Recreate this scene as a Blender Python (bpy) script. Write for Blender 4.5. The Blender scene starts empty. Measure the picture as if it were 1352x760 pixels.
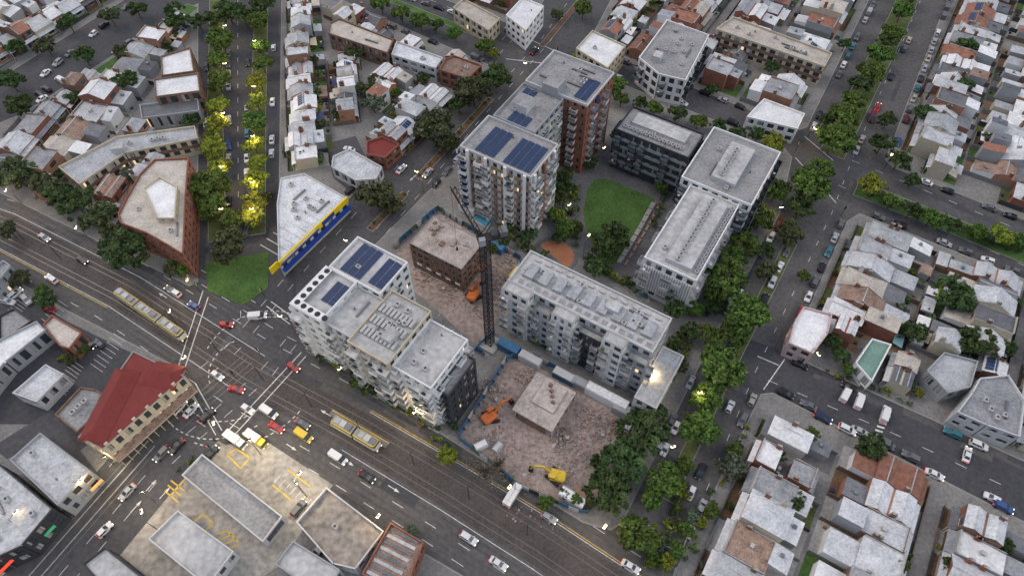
import bpy, random
from math import *
from collections import defaultdict
R=random.Random(11)
H=155.;F=901.;TH=radians(55)
AA=radians(58.4)            # bearing of the street grid
ca,sa=cos(AA),sin(AA)
# site survey: photo measurement -> metres on the level plane at height h
def g(u,v,h=0.):
    d=v-380; k=(H-h)/(F*sin(TH)+d*cos(TH))
    return ((u-676)*k,(F*cos(TH)-d*sin(TH))*k)
def gp(px,h=0.): return [g(u,v,h) for u,v in px]
def gr(o,a0,a1,b0,b1):
    return [(o[0]+a*ca+b*sa,o[1]+a*sa-b*ca) for a,b in((a0,b0),(a0,b1),(a1,b1),(a1,b0))]
sc=bpy.context.scene; COL=sc.collection
# ---------------------------------------------------------------- materials
MT={}
def M(name,col,rough=.85,var=.18,scale=.4,metal=0.,emit=0.,rnd=0.,spec=.3,leaf=False,bump=0.,hi=6.,rib=None):
    if name in MT: return MT[name]
    m=bpy.data.materials.new(name); m.use_nodes=True; nt=m.node_tree; N=nt.nodes; L=nt.links
    b=N['Principled BSDF']
    b.inputs['Roughness'].default_value=rough; b.inputs['Metallic'].default_value=metal
    b.inputs['Specular IOR Level'].default_value=spec
    c=(*col,1)
    geo=N.new('ShaderNodeNewGeometry')
    n1=N.new('ShaderNodeTexNoise'); n1.inputs['Scale'].default_value=scale; n1.inputs['Detail'].default_value=5; n1.inputs['Roughness'].default_value=.6
    n2=N.new('ShaderNodeTexNoise'); n2.inputs['Scale'].default_value=scale*hi; n2.inputs['Detail'].default_value=3
    L.new(geo.outputs['Position'],n1.inputs['Vector']); L.new(geo.outputs['Position'],n2.inputs['Vector'])
    ad=N.new('ShaderNodeMath'); ad.operation='ADD'; L.new(n1.outputs[0],ad.inputs[0]); L.new(n2.outputs[0],ad.inputs[1])
    mr=N.new('ShaderNodeMapRange'); mr.inputs[1].default_value=.6; mr.inputs[2].default_value=1.4
    mr.inputs[3].default_value=1-var*1.6; mr.inputs[4].default_value=1+var*1.6
    L.new(ad.outputs[0],mr.inputs[0]); val=mr.outputs[0]
    if rnd:
        oi=N.new('ShaderNodeObjectInfo'); m2=N.new('ShaderNodeMapRange'); m2.inputs[3].default_value=1-rnd; m2.inputs[4].default_value=1+rnd
        L.new(oi.outputs['Random'],m2.inputs[0]); mm=N.new('ShaderNodeMath'); mm.operation='MULTIPLY'
        L.new(val,mm.inputs[0]); L.new(m2.outputs[0],mm.inputs[1]); val=mm.outputs[0]
    hs=N.new('ShaderNodeHueSaturation'); hs.inputs['Color'].default_value=c; L.new(val,hs.inputs['Value'])
    if rnd and leaf:
        m3=N.new('ShaderNodeMapRange'); m3.inputs[3].default_value=.48; m3.inputs[4].default_value=.52
        L.new(oi.outputs['Random'],m3.inputs[0]); L.new(m3.outputs[0],hs.inputs['Hue'])
    L.new(hs.outputs[0],b.inputs['Base Color'])
    if bump:
        bp=N.new('ShaderNodeBump'); bp.inputs['Strength'].default_value=bump; bp.inputs['Distance'].default_value=.3
        L.new(ad.outputs[0],bp.inputs['Height']); L.new(bp.outputs[0],b.inputs['Normal'])
    if emit:
        b.inputs['Emission Color'].default_value=c; b.inputs['Emission Strength'].default_value=emit
        try: m.cycles.emission_sampling='NONE'
        except Exception: pass
    if leaf:
        tr=N.new('ShaderNodeBsdfTranslucent'); mx=N.new('ShaderNodeMixShader'); mx.inputs[0].default_value=.3
        L.new(hs.outputs[0],tr.inputs[0]); L.new(b.outputs[0],mx.inputs[1]); L.new(tr.outputs[0],mx.inputs[2])
        L.new(mx.outputs[0],N['Material Output'].inputs[0])
    MT[name]=m; return m
asph=M('asphalt',(.078,.077,.08),.8,.25,.06,hi=14)
asph2=M('asphalt_worn',(.098,.094,.092),.8,.27,.05,hi=20)
asph3=M('asphalt_fresh',(.058,.059,.065),.75,.25,.08,hi=12)
pave=M('pavement',(.2,.195,.185),.9,.25,.15,hi=10)
pave2=M('bluestone_paving',(.13,.13,.132),.85,.25,.2)
conc=M('concrete',(.34,.33,.31),.9,.22,.15,hi=8)
kerb=M('kerb_stone',(.27,.265,.25),.9,.1)
white=M('road_paint',(.62,.62,.6),.7,.35,1.2); yelp=M('yellow_paint',(.68,.46,.04),.7,.25,1.)
grass=M('grass',(.065,.13,.032),.95,.35,.12,hi=12); grassd=M('dry_grass',(.09,.11,.038),.95,.4,.2,hi=9)
mulch=M('mulch',(.14,.085,.05),.95,.3,.4)
dirt=M('demolition_dirt',(.31,.25,.22),.95,.34,.1,hi=10,bump=.5)
steel=M('steel',(.2,.2,.21),.5,.1,1,metal=.6); dark=M('dark_metal',(.025,.026,.03),.6,.1); rail=M('tram_rail',(.2,.19,.18),.4,.2,1,metal=.7)
glass=M('window_glass',(.045,.055,.065),.12,.35,.35,spec=.7); glass2=M('balustrade_glass',(.16,.2,.21),.15,.2,spec=.7)
lit=M('lit_window',(1.,.74,.45),.6,.1,emit=.8); curtain=M('curtain',(.35,.34,.32),.8,.3,2)
wht=M('white_render',(.74,.74,.73),.8,.08,.3); crm=M('cream_render',(.5,.44,.33),.85,.12,.3); gry=M('grey_render',(.32,.33,.34),.85,.1,.3)
dgr=M('dark_cladding',(.05,.052,.058),.7,.15,.3); brk=M('red_brick',(.25,.105,.07),.9,.25,.8); brk2=M('brown_brick',(.2,.125,.09),.9,.3,.6)
lgr=M('pale_cladding',(.52,.52,.52),.8,.1,.3); navy=M('navy_cladding',(.03,.04,.14),.6,.1); tan_=M('tan_panel',(.34,.22,.14),.8,.1)
rf_l=M('roof_membrane',(.43,.43,.425),.85,.25,.12,hi=7); rf_g=M('roof_gravel',(.27,.27,.27),.9,.3,.15,hi=10); rf_d=M('roof_dark',(.13,.135,.14),.85,.2,.2)
pan=M('solar_panel',(.03,.05,.11),.25,.15,.5,spec=.6); acm=M('ac_unit',(.42,.42,.41),.6,.15,1); acd=M('ac_grille',(.08,.08,.085),.7,.1)
RO=[M('zinc_roof_a',(.5,.515,.53),.55,.26,.3,rnd=.16),M('zinc_roof_b',(.4,.415,.43),.55,.3,.3,rnd=.18),M('zinc_roof_c',(.3,.31,.325),.6,.3,.3,rnd=.2),
    M('white_roof',(.68,.685,.69),.6,.2,.25,rnd=.1),M('slate_roof',(.14,.145,.16),.7,.3,.5,rnd=.25),M('terracotta_roof',(.27,.13,.09),.85,.35,.8,rnd=.2),
    M('rust_roof',(.26,.18,.14),.85,.45,.5,rnd=.2),M('sand_roof',(.45,.41,.36),.8,.25,.3,rnd=.12)]
ROW=[22,18,13,20,11,10,8,8]
WA=[brk,brk2,M('white_wall',(.58,.57,.55),.85,.15,.3,rnd=.1),crm,gry,M('terracotta_wall',(.33,.17,.11),.9,.2,.5)]
YD=[pave,pave2,conc,grassd,grass,M('timber_deck',(.2,.13,.085),.85,.3,1.5),mulch,M('pale_paving',(.33,.31,.28),.9,.2,.5)]
fen=[M('timber_fence',(.16,.12,.09),.9,.3,1),M('grey_fence',(.2,.2,.2),.9,.2,1),dgr]
tarp=M('shade_sail_teal',(.16,.3,.32),.7,.1)
# ---------------------------------------------------------------- mesh helper
def T(fr,u,v,z=None):
    c,s=cos(fr[2]),sin(fr[2]); x,y=fr[0]+u*c-v*s,fr[1]+u*s+v*c
    return (x,y) if z is None else (x,y,z)
class MB:
    def __init__(s): s.v=[];s.f=[];s.m=[];s.mats=[];s.mi={}
    def mat(s,m):
        if m.name not in s.mi: s.mi[m.name]=len(s.mats); s.mats.append(m)
        return s.mi[m.name]
    def face(s,pts,m):
        n=len(s.v); s.v+=list(pts); s.f.append(tuple(range(n,len(s.v)))); s.m.append(s.mat(m))
    def prism(s,poly,z0,z1,m,mt=None):
        n=len(poly)
        s.face([(x,y,z1) for x,y in poly],mt or m)
        for i in range(n):
            a,b=poly[i],poly[(i+1)%n]
            s.face([(a[0],a[1],z0),(b[0],b[1],z0),(b[0],b[1],z1),(a[0],a[1],z1)],m)
    def box(s,fr,u0,u1,v0,v1,z0,z1,m,mt=None):
        s.prism([T(fr,u0,v0),T(fr,u1,v0),T(fr,u1,v1),T(fr,u0,v1)],z0,z1,m,mt)
    def quad(s,fr,pts,m): s.face([T(fr,*p) for p in pts],m)
    def bar(s,p,q,r,m):
        d=[q[i]-p[i] for i in range(3)]; l=sqrt(sum(x*x for x in d)) or 1; d=[x/l for x in d]
        up=(0,0,1) if abs(d[2])<.9 else (1,0,0)
        a=(d[1]*up[2]-d[2]*up[1],d[2]*up[0]-d[0]*up[2],d[0]*up[1]-d[1]*up[0]); la=sqrt(sum(x*x for x in a)); a=[x/la*r for x in a]
        b=(d[1]*a[2]-d[2]*a[1],d[2]*a[0]-d[0]*a[2],d[0]*a[1]-d[1]*a[0])
        cs=[(1,1),(-1,1),(-1,-1),(1,-1)]
        P=[tuple(p[i]+a[i]*x+b[i]*y for i in range(3)) for x,y in cs]; Q=[tuple(q[i]+a[i]*x+b[i]*y for i in range(3)) for x,y in cs]
        for i in range(4): j=(i+1)%4; s.face([P[i],P[j],Q[j],Q[i]],m)
        s.face(P[::-1],m); s.face(Q,m)
    def loft(s,rings,mf,cap=None):
        for k in range(len(rings)-1):
            A,B=rings[k],rings[k+1]; n=len(A)
            for i in range(n):
                j=(i+1)%n; s.face([A[i],A[j],B[j],B[i]],mf(k,i))
        if cap: s.face(rings[-1],cap)
    def cyl(s,c,r0,r1,z0,z1,m,n=10):
        A=[(c[0]+r0*cos(2*pi*i/n),c[1]+r0*sin(2*pi*i/n),z0) for i in range(n)]
        B=[(c[0]+r1*cos(2*pi*i/n),c[1]+r1*sin(2*pi*i/n),z1) for i in range(n)]
        s.loft([A,B],lambda k,i:m,m)
    def wheel(s,x,y,z,r,w,m,n=12):
        A=[(x+r*cos(2*pi*i/n),y-w/2,z+r*sin(2*pi*i/n)) for i in range(n)]; B=[(p[0],y+w/2,p[2]) for p in A]
        s.loft([A,B],lambda k,i:m,m); s.face(A[::-1],m)
    def mesh(s,name):
        me=bpy.data.meshes.new(name); me.from_pydata(s.v,[],s.f)
        for m in s.mats: me.materials.append(m)
        me.polygons.foreach_set('material_index',s.m); me.update(); return me
    def obj(s,name,loc=(0,0,0),rot=0): return put(name,s.mesh(name),loc,rot)
def put(name,me,loc=(0,0,0),rot=0,scl=None):
    o=bpy.data.objects.new(name,me); o.location=loc; o.rotation_euler=(0,0,rot)
    if scl: o.scale=scl
    COL.objects.link(o); return o
def area(p): return sum(p[i][0]*p[(i+1)%len(p)][1]-p[(i+1)%len(p)][0]*p[i][1] for i in range(len(p)))/2
def ccw(p): return list(p) if area(p)>0 else list(p)[::-1]
def inset(p,d):
    n=len(p); out=[]
    for i in range(n):
        a,b,c=p[i-1],p[i],p[(i+1)%n]
        d1=(b[0]-a[0],b[1]-a[1]); l=hypot(*d1) or 1; d1=(d1[0]/l,d1[1]/l); d2=(c[0]-b[0],c[1]-b[1]); l=hypot(*d2) or 1; d2=(d2[0]/l,d2[1]/l)
        n1=(-d1[1],d1[0]); n2=(-d2[1],d2[0]); k=1+n1[0]*n2[0]+n1[1]*n2[1]; k=max(k,.3)
        out.append((b[0]+(n1[0]+n2[0])/k*d,b[1]+(n1[1]+n2[1])/k*d))
    return out
def inside(p,poly):
    x,y=p; r=False; n=len(poly)
    for i in range(n):
        x1,y1=poly[i]; x2,y2=poly[(i+1)%n]
        if (y1>y)!=(y2>y) and x<(x2-x1)*(y-y1)/(y2-y1)+x1: r=not r
    return r
class PL:
    def __init__(s,pts):
        s.p=pts; s.l=[0]
        for a,b in zip(pts,pts[1:]): s.l.append(s.l[-1]+hypot(b[0]-a[0],b[1]-a[1]))
        s.L=s.l[-1]
    def at(s,t):
        i=0
        while i<len(s.p)-2 and t>s.l[i+1]: i+=1
        a,b=s.p[i],s.p[i+1]; l=s.l[i+1]-s.l[i] or 1; k=(t-s.l[i])/l; d=((b[0]-a[0])/l,(b[1]-a[1])/l)
        return (a[0]+(b[0]-a[0])*k,a[1]+(b[1]-a[1])*k),d
def offs(pts,d):
    out=[]
    for i in range(len(pts)):
        a=pts[max(i-1,0)]; c=pts[min(i+1,len(pts)-1)]; dx,dy=c[0]-a[0],c[1]-a[1]; l=hypot(dx,dy); out.append((pts[i][0]-dy/l*d,pts[i][1]+dx/l*d))
    return out
def strip(mb,pts,w,z,m):
    A=offs(pts,w/2);B=offs(pts,-w/2)
    for i in range(len(pts)-1): mb.face([(*B[i],z),(*B[i+1],z),(*A[i+1],z),(*A[i],z)],m)
def dashes(mb,pts,w,z,m,on,gap):
    p=PL(pts); s=0
    while s+on<p.L:
        a,_=p.at(s); b,_=p.at(s+on); strip(mb,[a,b],w,z,m); s+=on+gap
def strip_poly(pts,w): return offs(pts,-w/2)+offs(pts,w/2)[::-1]
# ---------------------------------------------------------------- ground, roads, blocks
mb=MB(); mb.face([(-1500,-800,0),(1500,-800,0),(1500,2600,0),(-1500,2600,0)],asph); mb.obj('ground')
MAIN=gp([(-170,240),(0,300),(165,385),(330,492),(470,568),(600,645),(720,720),(860,815)])
CEN=gp([(20,790),(200,585),(330,475),(430,352),(520,250),(605,150),(700,48),(750,-20)])
ST1=gp([(830,830),(880,700),(975,480),(1078,275),(1110,195),(1205,-15)])
XLO=gp([(900,460),(1010,500),(1180,572),(1450,700)])
XUP=gp([(420,-60),(720,62),(890,127),(1085,215),(1240,280),(1450,370)])
BLV=gp([(318,420),(315,300),(314,150),(314,-25)])
DIA=gp([(-120,225),(60,120),(240,-10)])
zr=.004
for nm,pl_,w,m in(('main_road',MAIN,44,asph2),('central_road',CEN,30,asph),('side_street',ST1,34,asph2),('cross_street',XLO,20,asph3),('cross_street',XUP,24,asph),('boulevard_road',BLV,30,asph3),('diagonal_street',DIA,22,asph3)):
    mb=MB(); strip(mb,pl_,w,zr,m); mb.obj(nm); zr+=.004
BL=dict(
 K1=[(398,452),(392,436),(400,420),(520,298),(590,228),(665,140),(735,72),(752,84),(1035,195),(1046,208),(1030,282),(930,470),(822,690),(806,700),(770,690),(590,578)],
 K2=[(1040,468),(1118,292),(1135,282),(1420,395),(1420,640)],
 K3=[(1004,520),(1020,518),(1430,728),(1430,900),(820,900)],
 K4=[(1168,212),(1180,222),(1430,322),(1430,-30),(1262,-30)],
 K5=[(776,58),(788,66),(1055,172),(1066,168),(1162,-30),(822,-30)],
 K6=[(367,352),(372,-35),(650,88),(662,76)],
 K7=[(480,-40),(688,38),(700,34),(735,-30)],
 K8=[(262,372),(250,378),(0,255),(-160,190),(-160,228),(30,150),(240,15),(262,5)],
 K9=[(-160,205),(205,-25),(-160,-60)],
 K10=[(240,498),(246,490),(90,410),(-20,345),(-170,290),(-170,900),(-60,830)],
 K11=[(278,592),(288,582),(570,735),(700,812),(640,900),(20,900)])
BW={}
for k,px in BL.items():
    p=ccw(gp(px)); BW[k]=p; mb=MB(); mb.prism(p,0,.13,kerb,kerb); mb.prism(inset(p,.3),.1,.134,pave,pave); mb.obj('pavement')
def slab(name,px,z,m,h=0.,k=None):
    mb=MB(); mb.prism(ccw(gp(px)),z-.03,z,k or m,m); return mb.obj(name)
def verge(name,pts,w,m,z=.17):
    mb=MB(); p=ccw(strip_poly(pts,w)); mb.prism(p,0,z-.02,kerb); mb.prism(inset(p,.2),z-.05,z,m); return mb.obj(name)
slab('car_park',[(228,492),(90,425),(-10,365),(-120,320),(-150,640),(-60,560),(60,560),(70,600),(100,600)],.14,asph3); slab('lane',[(-10,590),(70,540),(95,580),(130,625),(118,632),(70,575),(10,606)],.145,asph)
slab('car_park',[(30,160),(110,108),(190,70),(196,120),(100,170),(60,185)],.14,asph3); slab('car_park',[(430,190),(470,180),(500,245),(470,260),(440,235)],.14,asph)
verge('grass_verge',gp([(287,318),(284,150),(286,-15)]),5.2,grassd); verge('grass_verge',gp([(339,310),(341,150),(346,-15)]),5.2,grassd)
verge('median_strip',gp([(488,304),(535,255)]),2.6,mulch); verge('median_strip',gp([(552,236),(648,130)]),2.6,mulch); verge('median_strip',gp([(715,62),(765,2)]),2.4,mulch)
verge('grass_verge',gp([(880,660),(955,500),(1045,320)]),3.4,grassd); verge('grass_verge',gp([(1098,205),(1190,20),(1205,-20)]),8,grassd)
verge('grass_verge',gp([(1130,248),(1250,295),(1440,372)]),7,grass); verge('grass_verge',gp([(490,-10),(640,50)]),3,grass,.19)
verge('grass_verge',gp([(100,118),(180,65),(255,8)]),6,grass)
slab('grass',[(272,347),(355,333),(354,380),(322,403),(274,384)],.15,grass,k=kerb)
# ---------------------------------------------------------------- road markings / rails
mb=MB(); z=.045
for o in(-13,13): dashes(mb,offs(MAIN,o),.14,z,white,3,5)
for o in(-9.5,9.5,-16.5,16.5): dashes(mb,offs(MAIN,o),.14,z,white,3,6)
for o in(-5.6,5.6): strip(mb,offs(MAIN,o)[:4],.15,z,white); strip(mb,offs(MAIN,o)[4:],.15,z,white)
strip(mb,offs(MAIN,6.1)[4:],.14,z,yelp); strip(mb,offs(MAIN,-6.1)[:3],.14,z,yelp)
for pl_,os_ in((CEN,(-4.5,-8,4.5,8)),(XLO,(0,)),(XUP[3:],(-6.5,6.5)),(XUP[:3],(0,)),(BLV,(0,))):
    for o in os_: dashes(mb,offs(pl_,o),.13,z,white,2.5,5)
dashes(mb,offs(ST1,-4.5),.13,z,white,2,5)
for pl_ in(offs(CEN,-1.2),offs(CEN,1.2)): strip(mb,pl_[:2],.14,z,white)
cx=g(332,478)
for r,a0,a1 in((13,200,300),(17,185,310),(11,20,120),(15,60,170),(20,250,330),(9,120,215)):
    n=int(radians(a1-a0)*r/1.5)
    for i in range(n):
        t=radians(a0+(a1-a0)*i/n); t2=t+.8/r; c2=(cx[0]+r*.3*cos(radians(a0)),cx[1]+r*.3*sin(radians(a1)))
        strip(mb,[(c2[0]+r*cos(t),c2[1]+r*sin(t)),(c2[0]+r*cos(t2),c2[1]+r*sin(t2))],.24,z+.004,white)
for a,b in(((250,512),(285,574)),((258,506),(293,568)),((352,404),(383,428)),((358,398),(388,420)),((236,482),(268,384)),((244,486),(275,392)),((296,574),(398,465)),((305,579),(404,470)),((1062,180),(1100,212)),((1050,208),(1104,268)),((1000,470),(1028,482)),((822,694),(905,732)),((1036,474),(1008,514)),((690,48),(738,70)),((668,78),(728,85))):
    strip(mb,gp([a,b]),.25,z+.008,white)
for i in range(7): strip(mb,gp([(1150+i*2.6,577-i*5),(1160+i*2.6,580-i*5)]),.45,z+.008,white)
def arrow(p,d,m=white):
    fr=(p[0],p[1],d); mb.face([T(fr,-1.6,-.1,z+.01),T(fr,.3,-.1,z+.01),T(fr,.3,.1,z+.01),T(fr,-1.6,.1,z+.01)],m); mb.face([T(fr,.3,-.4,z+.01),T(fr,1.6,0,z+.01),T(fr,.3,.4,z+.01)],m)
for u,v,s in((200,640,0),(218,650,0),(180,668,0),(430,545,1),(460,610,2),(385,590,2),(520,645,2),(150,350,1),(215,390,1),(420,375,3),(450,345,3),(545,235,3),(360,612,2)):
    arrow(g(u,v),[AA,AA-pi/2+pi,AA-pi/2,AA+pi][s])
for a,b,n in(((30,385),(8,412),9),((95,475),(72,510),9),((40,440),(75,395),8),((150,440),(120,480),8),((60,140),(120,105),9)):   # parking bays
    for i in range(n):
        k=i/(n-1); u,v=a[0]+(b[0]-a[0])*k,a[1]+(b[1]-a[1])*k; p=g(u,v); strip(mb,[p,(p[0]+4.6*sa,p[1]-4.6*ca)],.1,.152,white)
mb.obj('road_marking')
mb=MB()
for c in(-2.6,2.6):
    for o in(-.72,.72): strip(mb,offs(MAIN,c+o),.12,.042,rail)
for c in(-1.7,1.7):
    for o in(-.72,.72): strip(mb,offs(CEN,c+o)[:3],.12,.038,rail)
mb.obj('tram_track')
mb=MB(); strip(mb,MAIN,9.6,.034,M('tram_bed',(.08,.07,.065),.85,.3,.1,hi=16)); mb.obj('road')
mb=MB(); wear=M('tyre_worn_lane',(.078,.075,.074),.7,.3,.08,hi=10)
for o in(-7.6,-11.2,-14.8,7.6,11.2,14.8):
    for q in(-.75,.75): strip(mb,offs(MAIN,o+q),.55,.0335,wear)
mb.obj('worn_lane')
mb=MB()
for i in range(130):   # asphalt repair patches
    pl_=R.choice([MAIN,CEN,ST1,XLO,XUP,BLV]); p=PL(pl_); q,d=p.at(R.uniform(.05,.95)*p.L); o=R.choice([-1,1])*R.uniform(5.2,9)
    fr=(q[0]-d[1]*o,q[1]+d[0]*o,atan2(d[1],d[0])); a,b=R.uniform(1,9),R.uniform(.4,1.6); zz=.0365+i*.00003
    mb.face([T(fr,-a,-b,zz),T(fr,a,-b,zz),T(fr,a,b,zz),T(fr,-a,b,zz)],R.choice([asph,asph3,asph2,asph2]))
mb.obj('asphalt_patch')
for px in([(437,544),(512,588)],):
    p=gp(px); mb=MB(); q=ccw(strip_poly(p,1.6)); mb.prism(q,0,.3,kerb,pave); strip(mb,offs(p,.6),.2,.304,yelp); mb.obj('tram_stop_platform')
# ---------------------------------------------------------------- buildings
OC=defaultdict(list)
def occ_add(poly):
    xs=[p[0] for p in poly]; ys=[p[1] for p in poly]
    for i in range(int(min(xs)//12),int(max(xs)//12)+1):
        for j in range(int(min(ys)//12),int(max(ys)//12)+1): OC[i,j].append(poly)
def free(p):
    for o in OC.get((int(p[0]//12),int(p[1]//12)),()):
        if inside(p,o): return False
    return True
def solar(mb,fr,u0,v0,nu,nv,z,w=1.05,d=1.75):
    for i in range(nu):
        for j in range(nv):
            a,b=u0+i*w,v0+j*(d+.35)
            mb.quad(fr,[(a,b,z+.12),(a+w-.06,b,z+.12),(a+w-.06,b+d,z+.42),(a,b+d,z+.42)],pan)
            mb.quad(fr,[(a,b+d,z+.42),(a+w-.06,b+d,z+.42),(a+w-.06,b+d,z),(a,b+d,z)],steel)
def ac(mb,fr,u,v,z,w=1.3,d=1.,h=1.):
    mb.box(fr,u,u+w,v,v+d,z,z+h,acm); c=T(fr,u+w/2,v+d/2); mb.cyl(c,min(w,d)*.36,min(w,d)*.36,z+h,z+h+.06,acd,8)
def clutter(mb,poly,z,dens=1.):
    e=max(range(len(poly)),key=lambda i:hypot(poly[i][0]-poly[i-1][0],poly[i][1]-poly[i-1][1])); a,b=poly[e-1],poly[e]
    fr=(a[0],a[1],atan2(b[1]-a[1],b[0]-a[0])); c,s=cos(fr[2]),sin(fr[2]); ip=inset(poly,1.6)
    L=hypot(b[0]-a[0],b[1]-a[1]); W=max(abs(-(p[0]-a[0])*s+(p[1]-a[1])*c) for p in poly)
    ok=lambda u,v:inside(T(fr,u,v),ip)
    for i in range(int(L*W/22*dens)):
        u,v=R.uniform(1,L-1),R.uniform(1,W-1)
        t=R.random(); u=round(u/1.7)*1.7; v=round(v/1.5)*1.5
        if not(ok(u,v) and ok(u+1.5,v+1.2)): continue
        if t<.6: ac(mb,fr,u,v,z,1.2+R.random()*.2,.9+R.random()*.1,.7+R.random()*.4)
        elif t<.75 and ok(u+5,v+.5): mb.box(fr,u,u+5,v+.05,v+.5,z+.1,z+.45+R.random()*.05,steel)
        elif t<.85 and ok(u+3.5,v+3): mb.box(fr,u,u+3.4,v,v+2.7,z,z+1.8+R.random()*.4,lgr,rf_l)
        else: mb.cyl(T(fr,u,v),.22,.22,z,z+.6+R.random()*.3,steel,8)
def building(name,poly,h,fl,wall,roof=rf_l,bay=3.2,sh=1.15,pw=1.2,balc=0,par=.7,dens=1.,band=None,z0=.13,bmat=None,glz=None,ret=False,occ=True,litp=.03,frieze=None):
    poly=ccw(poly)
    if occ: occ_add(poly)
    mb=MB(); t=.3; G=glz or glass; core=inset(poly,t-.02); mb.prism(core,z0,h,G,roof); fh=(h-z0)/fl; band=band or wall; n=len(poly)
    for i in range(n):
        a,b=poly[i],poly[(i+1)%n]; L=hypot(b[0]-a[0],b[1]-a[1])
        if L<.5: continue
        fr=(a[0],a[1],atan2(b[1]-a[1],b[0]-a[0])); nb=max(1,round(L/bay)); bw=L/nb
        for f in range(fl):
            zf=z0+f*fh
            mb.box(fr,t,L,0,t,zf,zf+sh,band if f else wall)
            for k in range(nb+1):
                p0=max(t,k*bw-pw/2); p1=min(L,k*bw+pw/2)
                if k==0: p0,p1=t,t+pw/2
                mb.box(fr,p0,p1,0,t,zf+sh,zf+fh,wall)
                if k<nb:
                    r=R.random(); q0,q1=k*bw+pw/2+.05,(k+1)*bw-pw/2-.05
                    if r<litp: mb.quad(fr,[(q0,t-.04,zf+sh+.05),((q0+q1)/2,t-.04,zf+sh+.05),((q0+q1)/2,t-.04,zf+fh-.1),(q0,t-.04,zf+fh-.1)],lit)
                    elif r<.45: 
                        q2=q0+(q1-q0)*R.uniform(.3,1); mb.quad(fr,[(q0,t-.04,zf+sh+.05),(q2,t-.04,zf+sh+.05),(q2,t-.04,zf+fh-.1),(q0,t-.04,zf+fh-.1)],curtain)
                    mb.box(fr,(q0+q1)/2-.04,(q0+q1)/2+.04,t-.1,t-.02,zf+sh,zf+fh,dark)
        mb.box(fr,t,L,0,t,h,h+par,frieze or wall,kerb if par<.5 else (frieze or wall))
        if balc:
            for k in range(nb):
                if (k*7+i*3)%10<balc*10:
                    for f in range(1,fl):
                        zf=z0+f*fh; q0,q1=k*bw+.15,(k+1)*bw-.15
                        mb.box(fr,q0,q1,-1.5,-.003,zf-.1,zf+.1,bmat or wht)
                        mb.box(fr,q0,q1,-1.5,-1.42,zf+.1,zf+1.1,(bmat or wht) if (f*2+k)%3==0 else glass2)
                        for q in(q0,q1-.08): mb.box(fr,q,q+.08,-1.42,-.003,zf+.1,zf+1.1,bmat or wht)
                        if R.random()<.4: mb.box(fr,q0+.4,q0+1.1,-1.1,-.5,zf+.1,zf+.8,R.choice([grassd,tan_,wht,dark]))
    if dens: clutter(mb,core,h,dens)
    if ret: return mb
    return mb.obj(name)
def add(mb,o): 
    n=len(mb.v); mb.v+=o.v; mb.f+=[tuple(i+n for i in f) for f in o.f]; mb.m+=[mb.mat(o.mats[i]) for i in o.m]
# B1: white corner apartments
O=(-51.8,88.0); apt=MB()
add(apt,building('',gr(O,0,13,0,9.5),22,7,wht,rf_l,3.1,sh=1.6,pw=1.5,balc=.3,par=1.1,dens=.6,ret=True))
add(apt,building('',gr(O,13,24,1,16.5),22.6,7,wht,rf_l,3,sh=1.4,balc=.3,par=.8,dens=.2,ret=True))
add(apt,building('',gr(O,.8,13,9.5,17.5),21,7,lgr,rf_l,2.6,balc=.6,par=.8,dens=1.6,ret=True))
add(apt,building('',gr(O,-.6,16,17.5,29),21.6,7,crm,rf_l,2.9,balc=.5,par=.8,dens=3.5,ret=True,band=lgr))
add(apt,building('',gr(O,.4,15,29,39.8),19.6,7,wht,rf_l,2.7,sh=1.3,balc=.6,par=.8,dens=2.5,ret=True))
add(apt,building('',gr(O,2,13,39.8,43),16.5,5,dgr,rf_g,2.7,balc=.0,par=.8,dens=.5,ret=True))
fr=(O[0],O[1],AA)   # u=a, v=-b
solar(apt,fr,14,-9.5,9,3,22.6); solar(apt,fr,14.5,-15.6,8,2,22.6); solar(apt,fr,5,-9,6,2,22.0)
for i in range(6):
    c=T(fr,1.3+i*2.1,-1.4); apt.cyl(c,.7,.7,22.9,23.16,dark,14)
for i in range(4):
    c=T(fr,1.2,-3.4-i*2.1); apt.cyl(c,.7,.7,22.9,23.16,dark,14)
apt.box(fr,.25,12.8,-2.3,-.35,22.9,23.1,wht); apt.box(fr,.25,2.2,-9.3,-2.35,22.9,23.1,wht)
for i in range(3):
    for k in range(9): apt.box(fr,3+i*3.4,5.2+i*3.4,-18.9-k*1.1,-18.2-k*1.1,21.6,22.3+.01*k,acm)
apt.obj('apartment_building')
# B2
O=(-2.6,95.3); apt=MB()
add(apt,building('',gr(O,3,14,0,39),18,6,lgr,rf_l,2.8,balc=.0,par=.7,dens=1.2,ret=True,band=gry))
for b0,b1,hh,w in((0,7.5,18.6,wht),(8.5,13,15,lgr),(14,20,18.6,wht),(20.5,27,15.2,dgr),(27.5,33,18.6,wht),(33.2,39,15,gry)):
    add(apt,building('',gr(O,0 if hh>16 else 1,2.99,b0,b1),hh,6 if hh>16 else 5,w,rf_l,2.4,pw=1.,balc=.5,par=.4,dens=0,ret=True,bmat=lgr))
add(apt,building('',gr(O,-3.5,13,39.2,45),7,2,lgr,RO[1],2.8,par=.5,dens=.5,ret=True))
fr=(O[0],O[1],AA)
for i in range(9): apt.box(fr,6.2,10.5,-37+i*4,-34.6+i*4,18,19+.02*i,RO[1],RO[1])
for i in range(12): apt.box(fr,12,12.8,-37+i*3,-35.6+i*3,18,18.5,acm)
for i in range(16): apt.box(fr,4.2,5.4,-38+i*2.3,-36.6+i*2.3,18,18.06,RO[2])
apt.obj('apartment_building')
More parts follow.
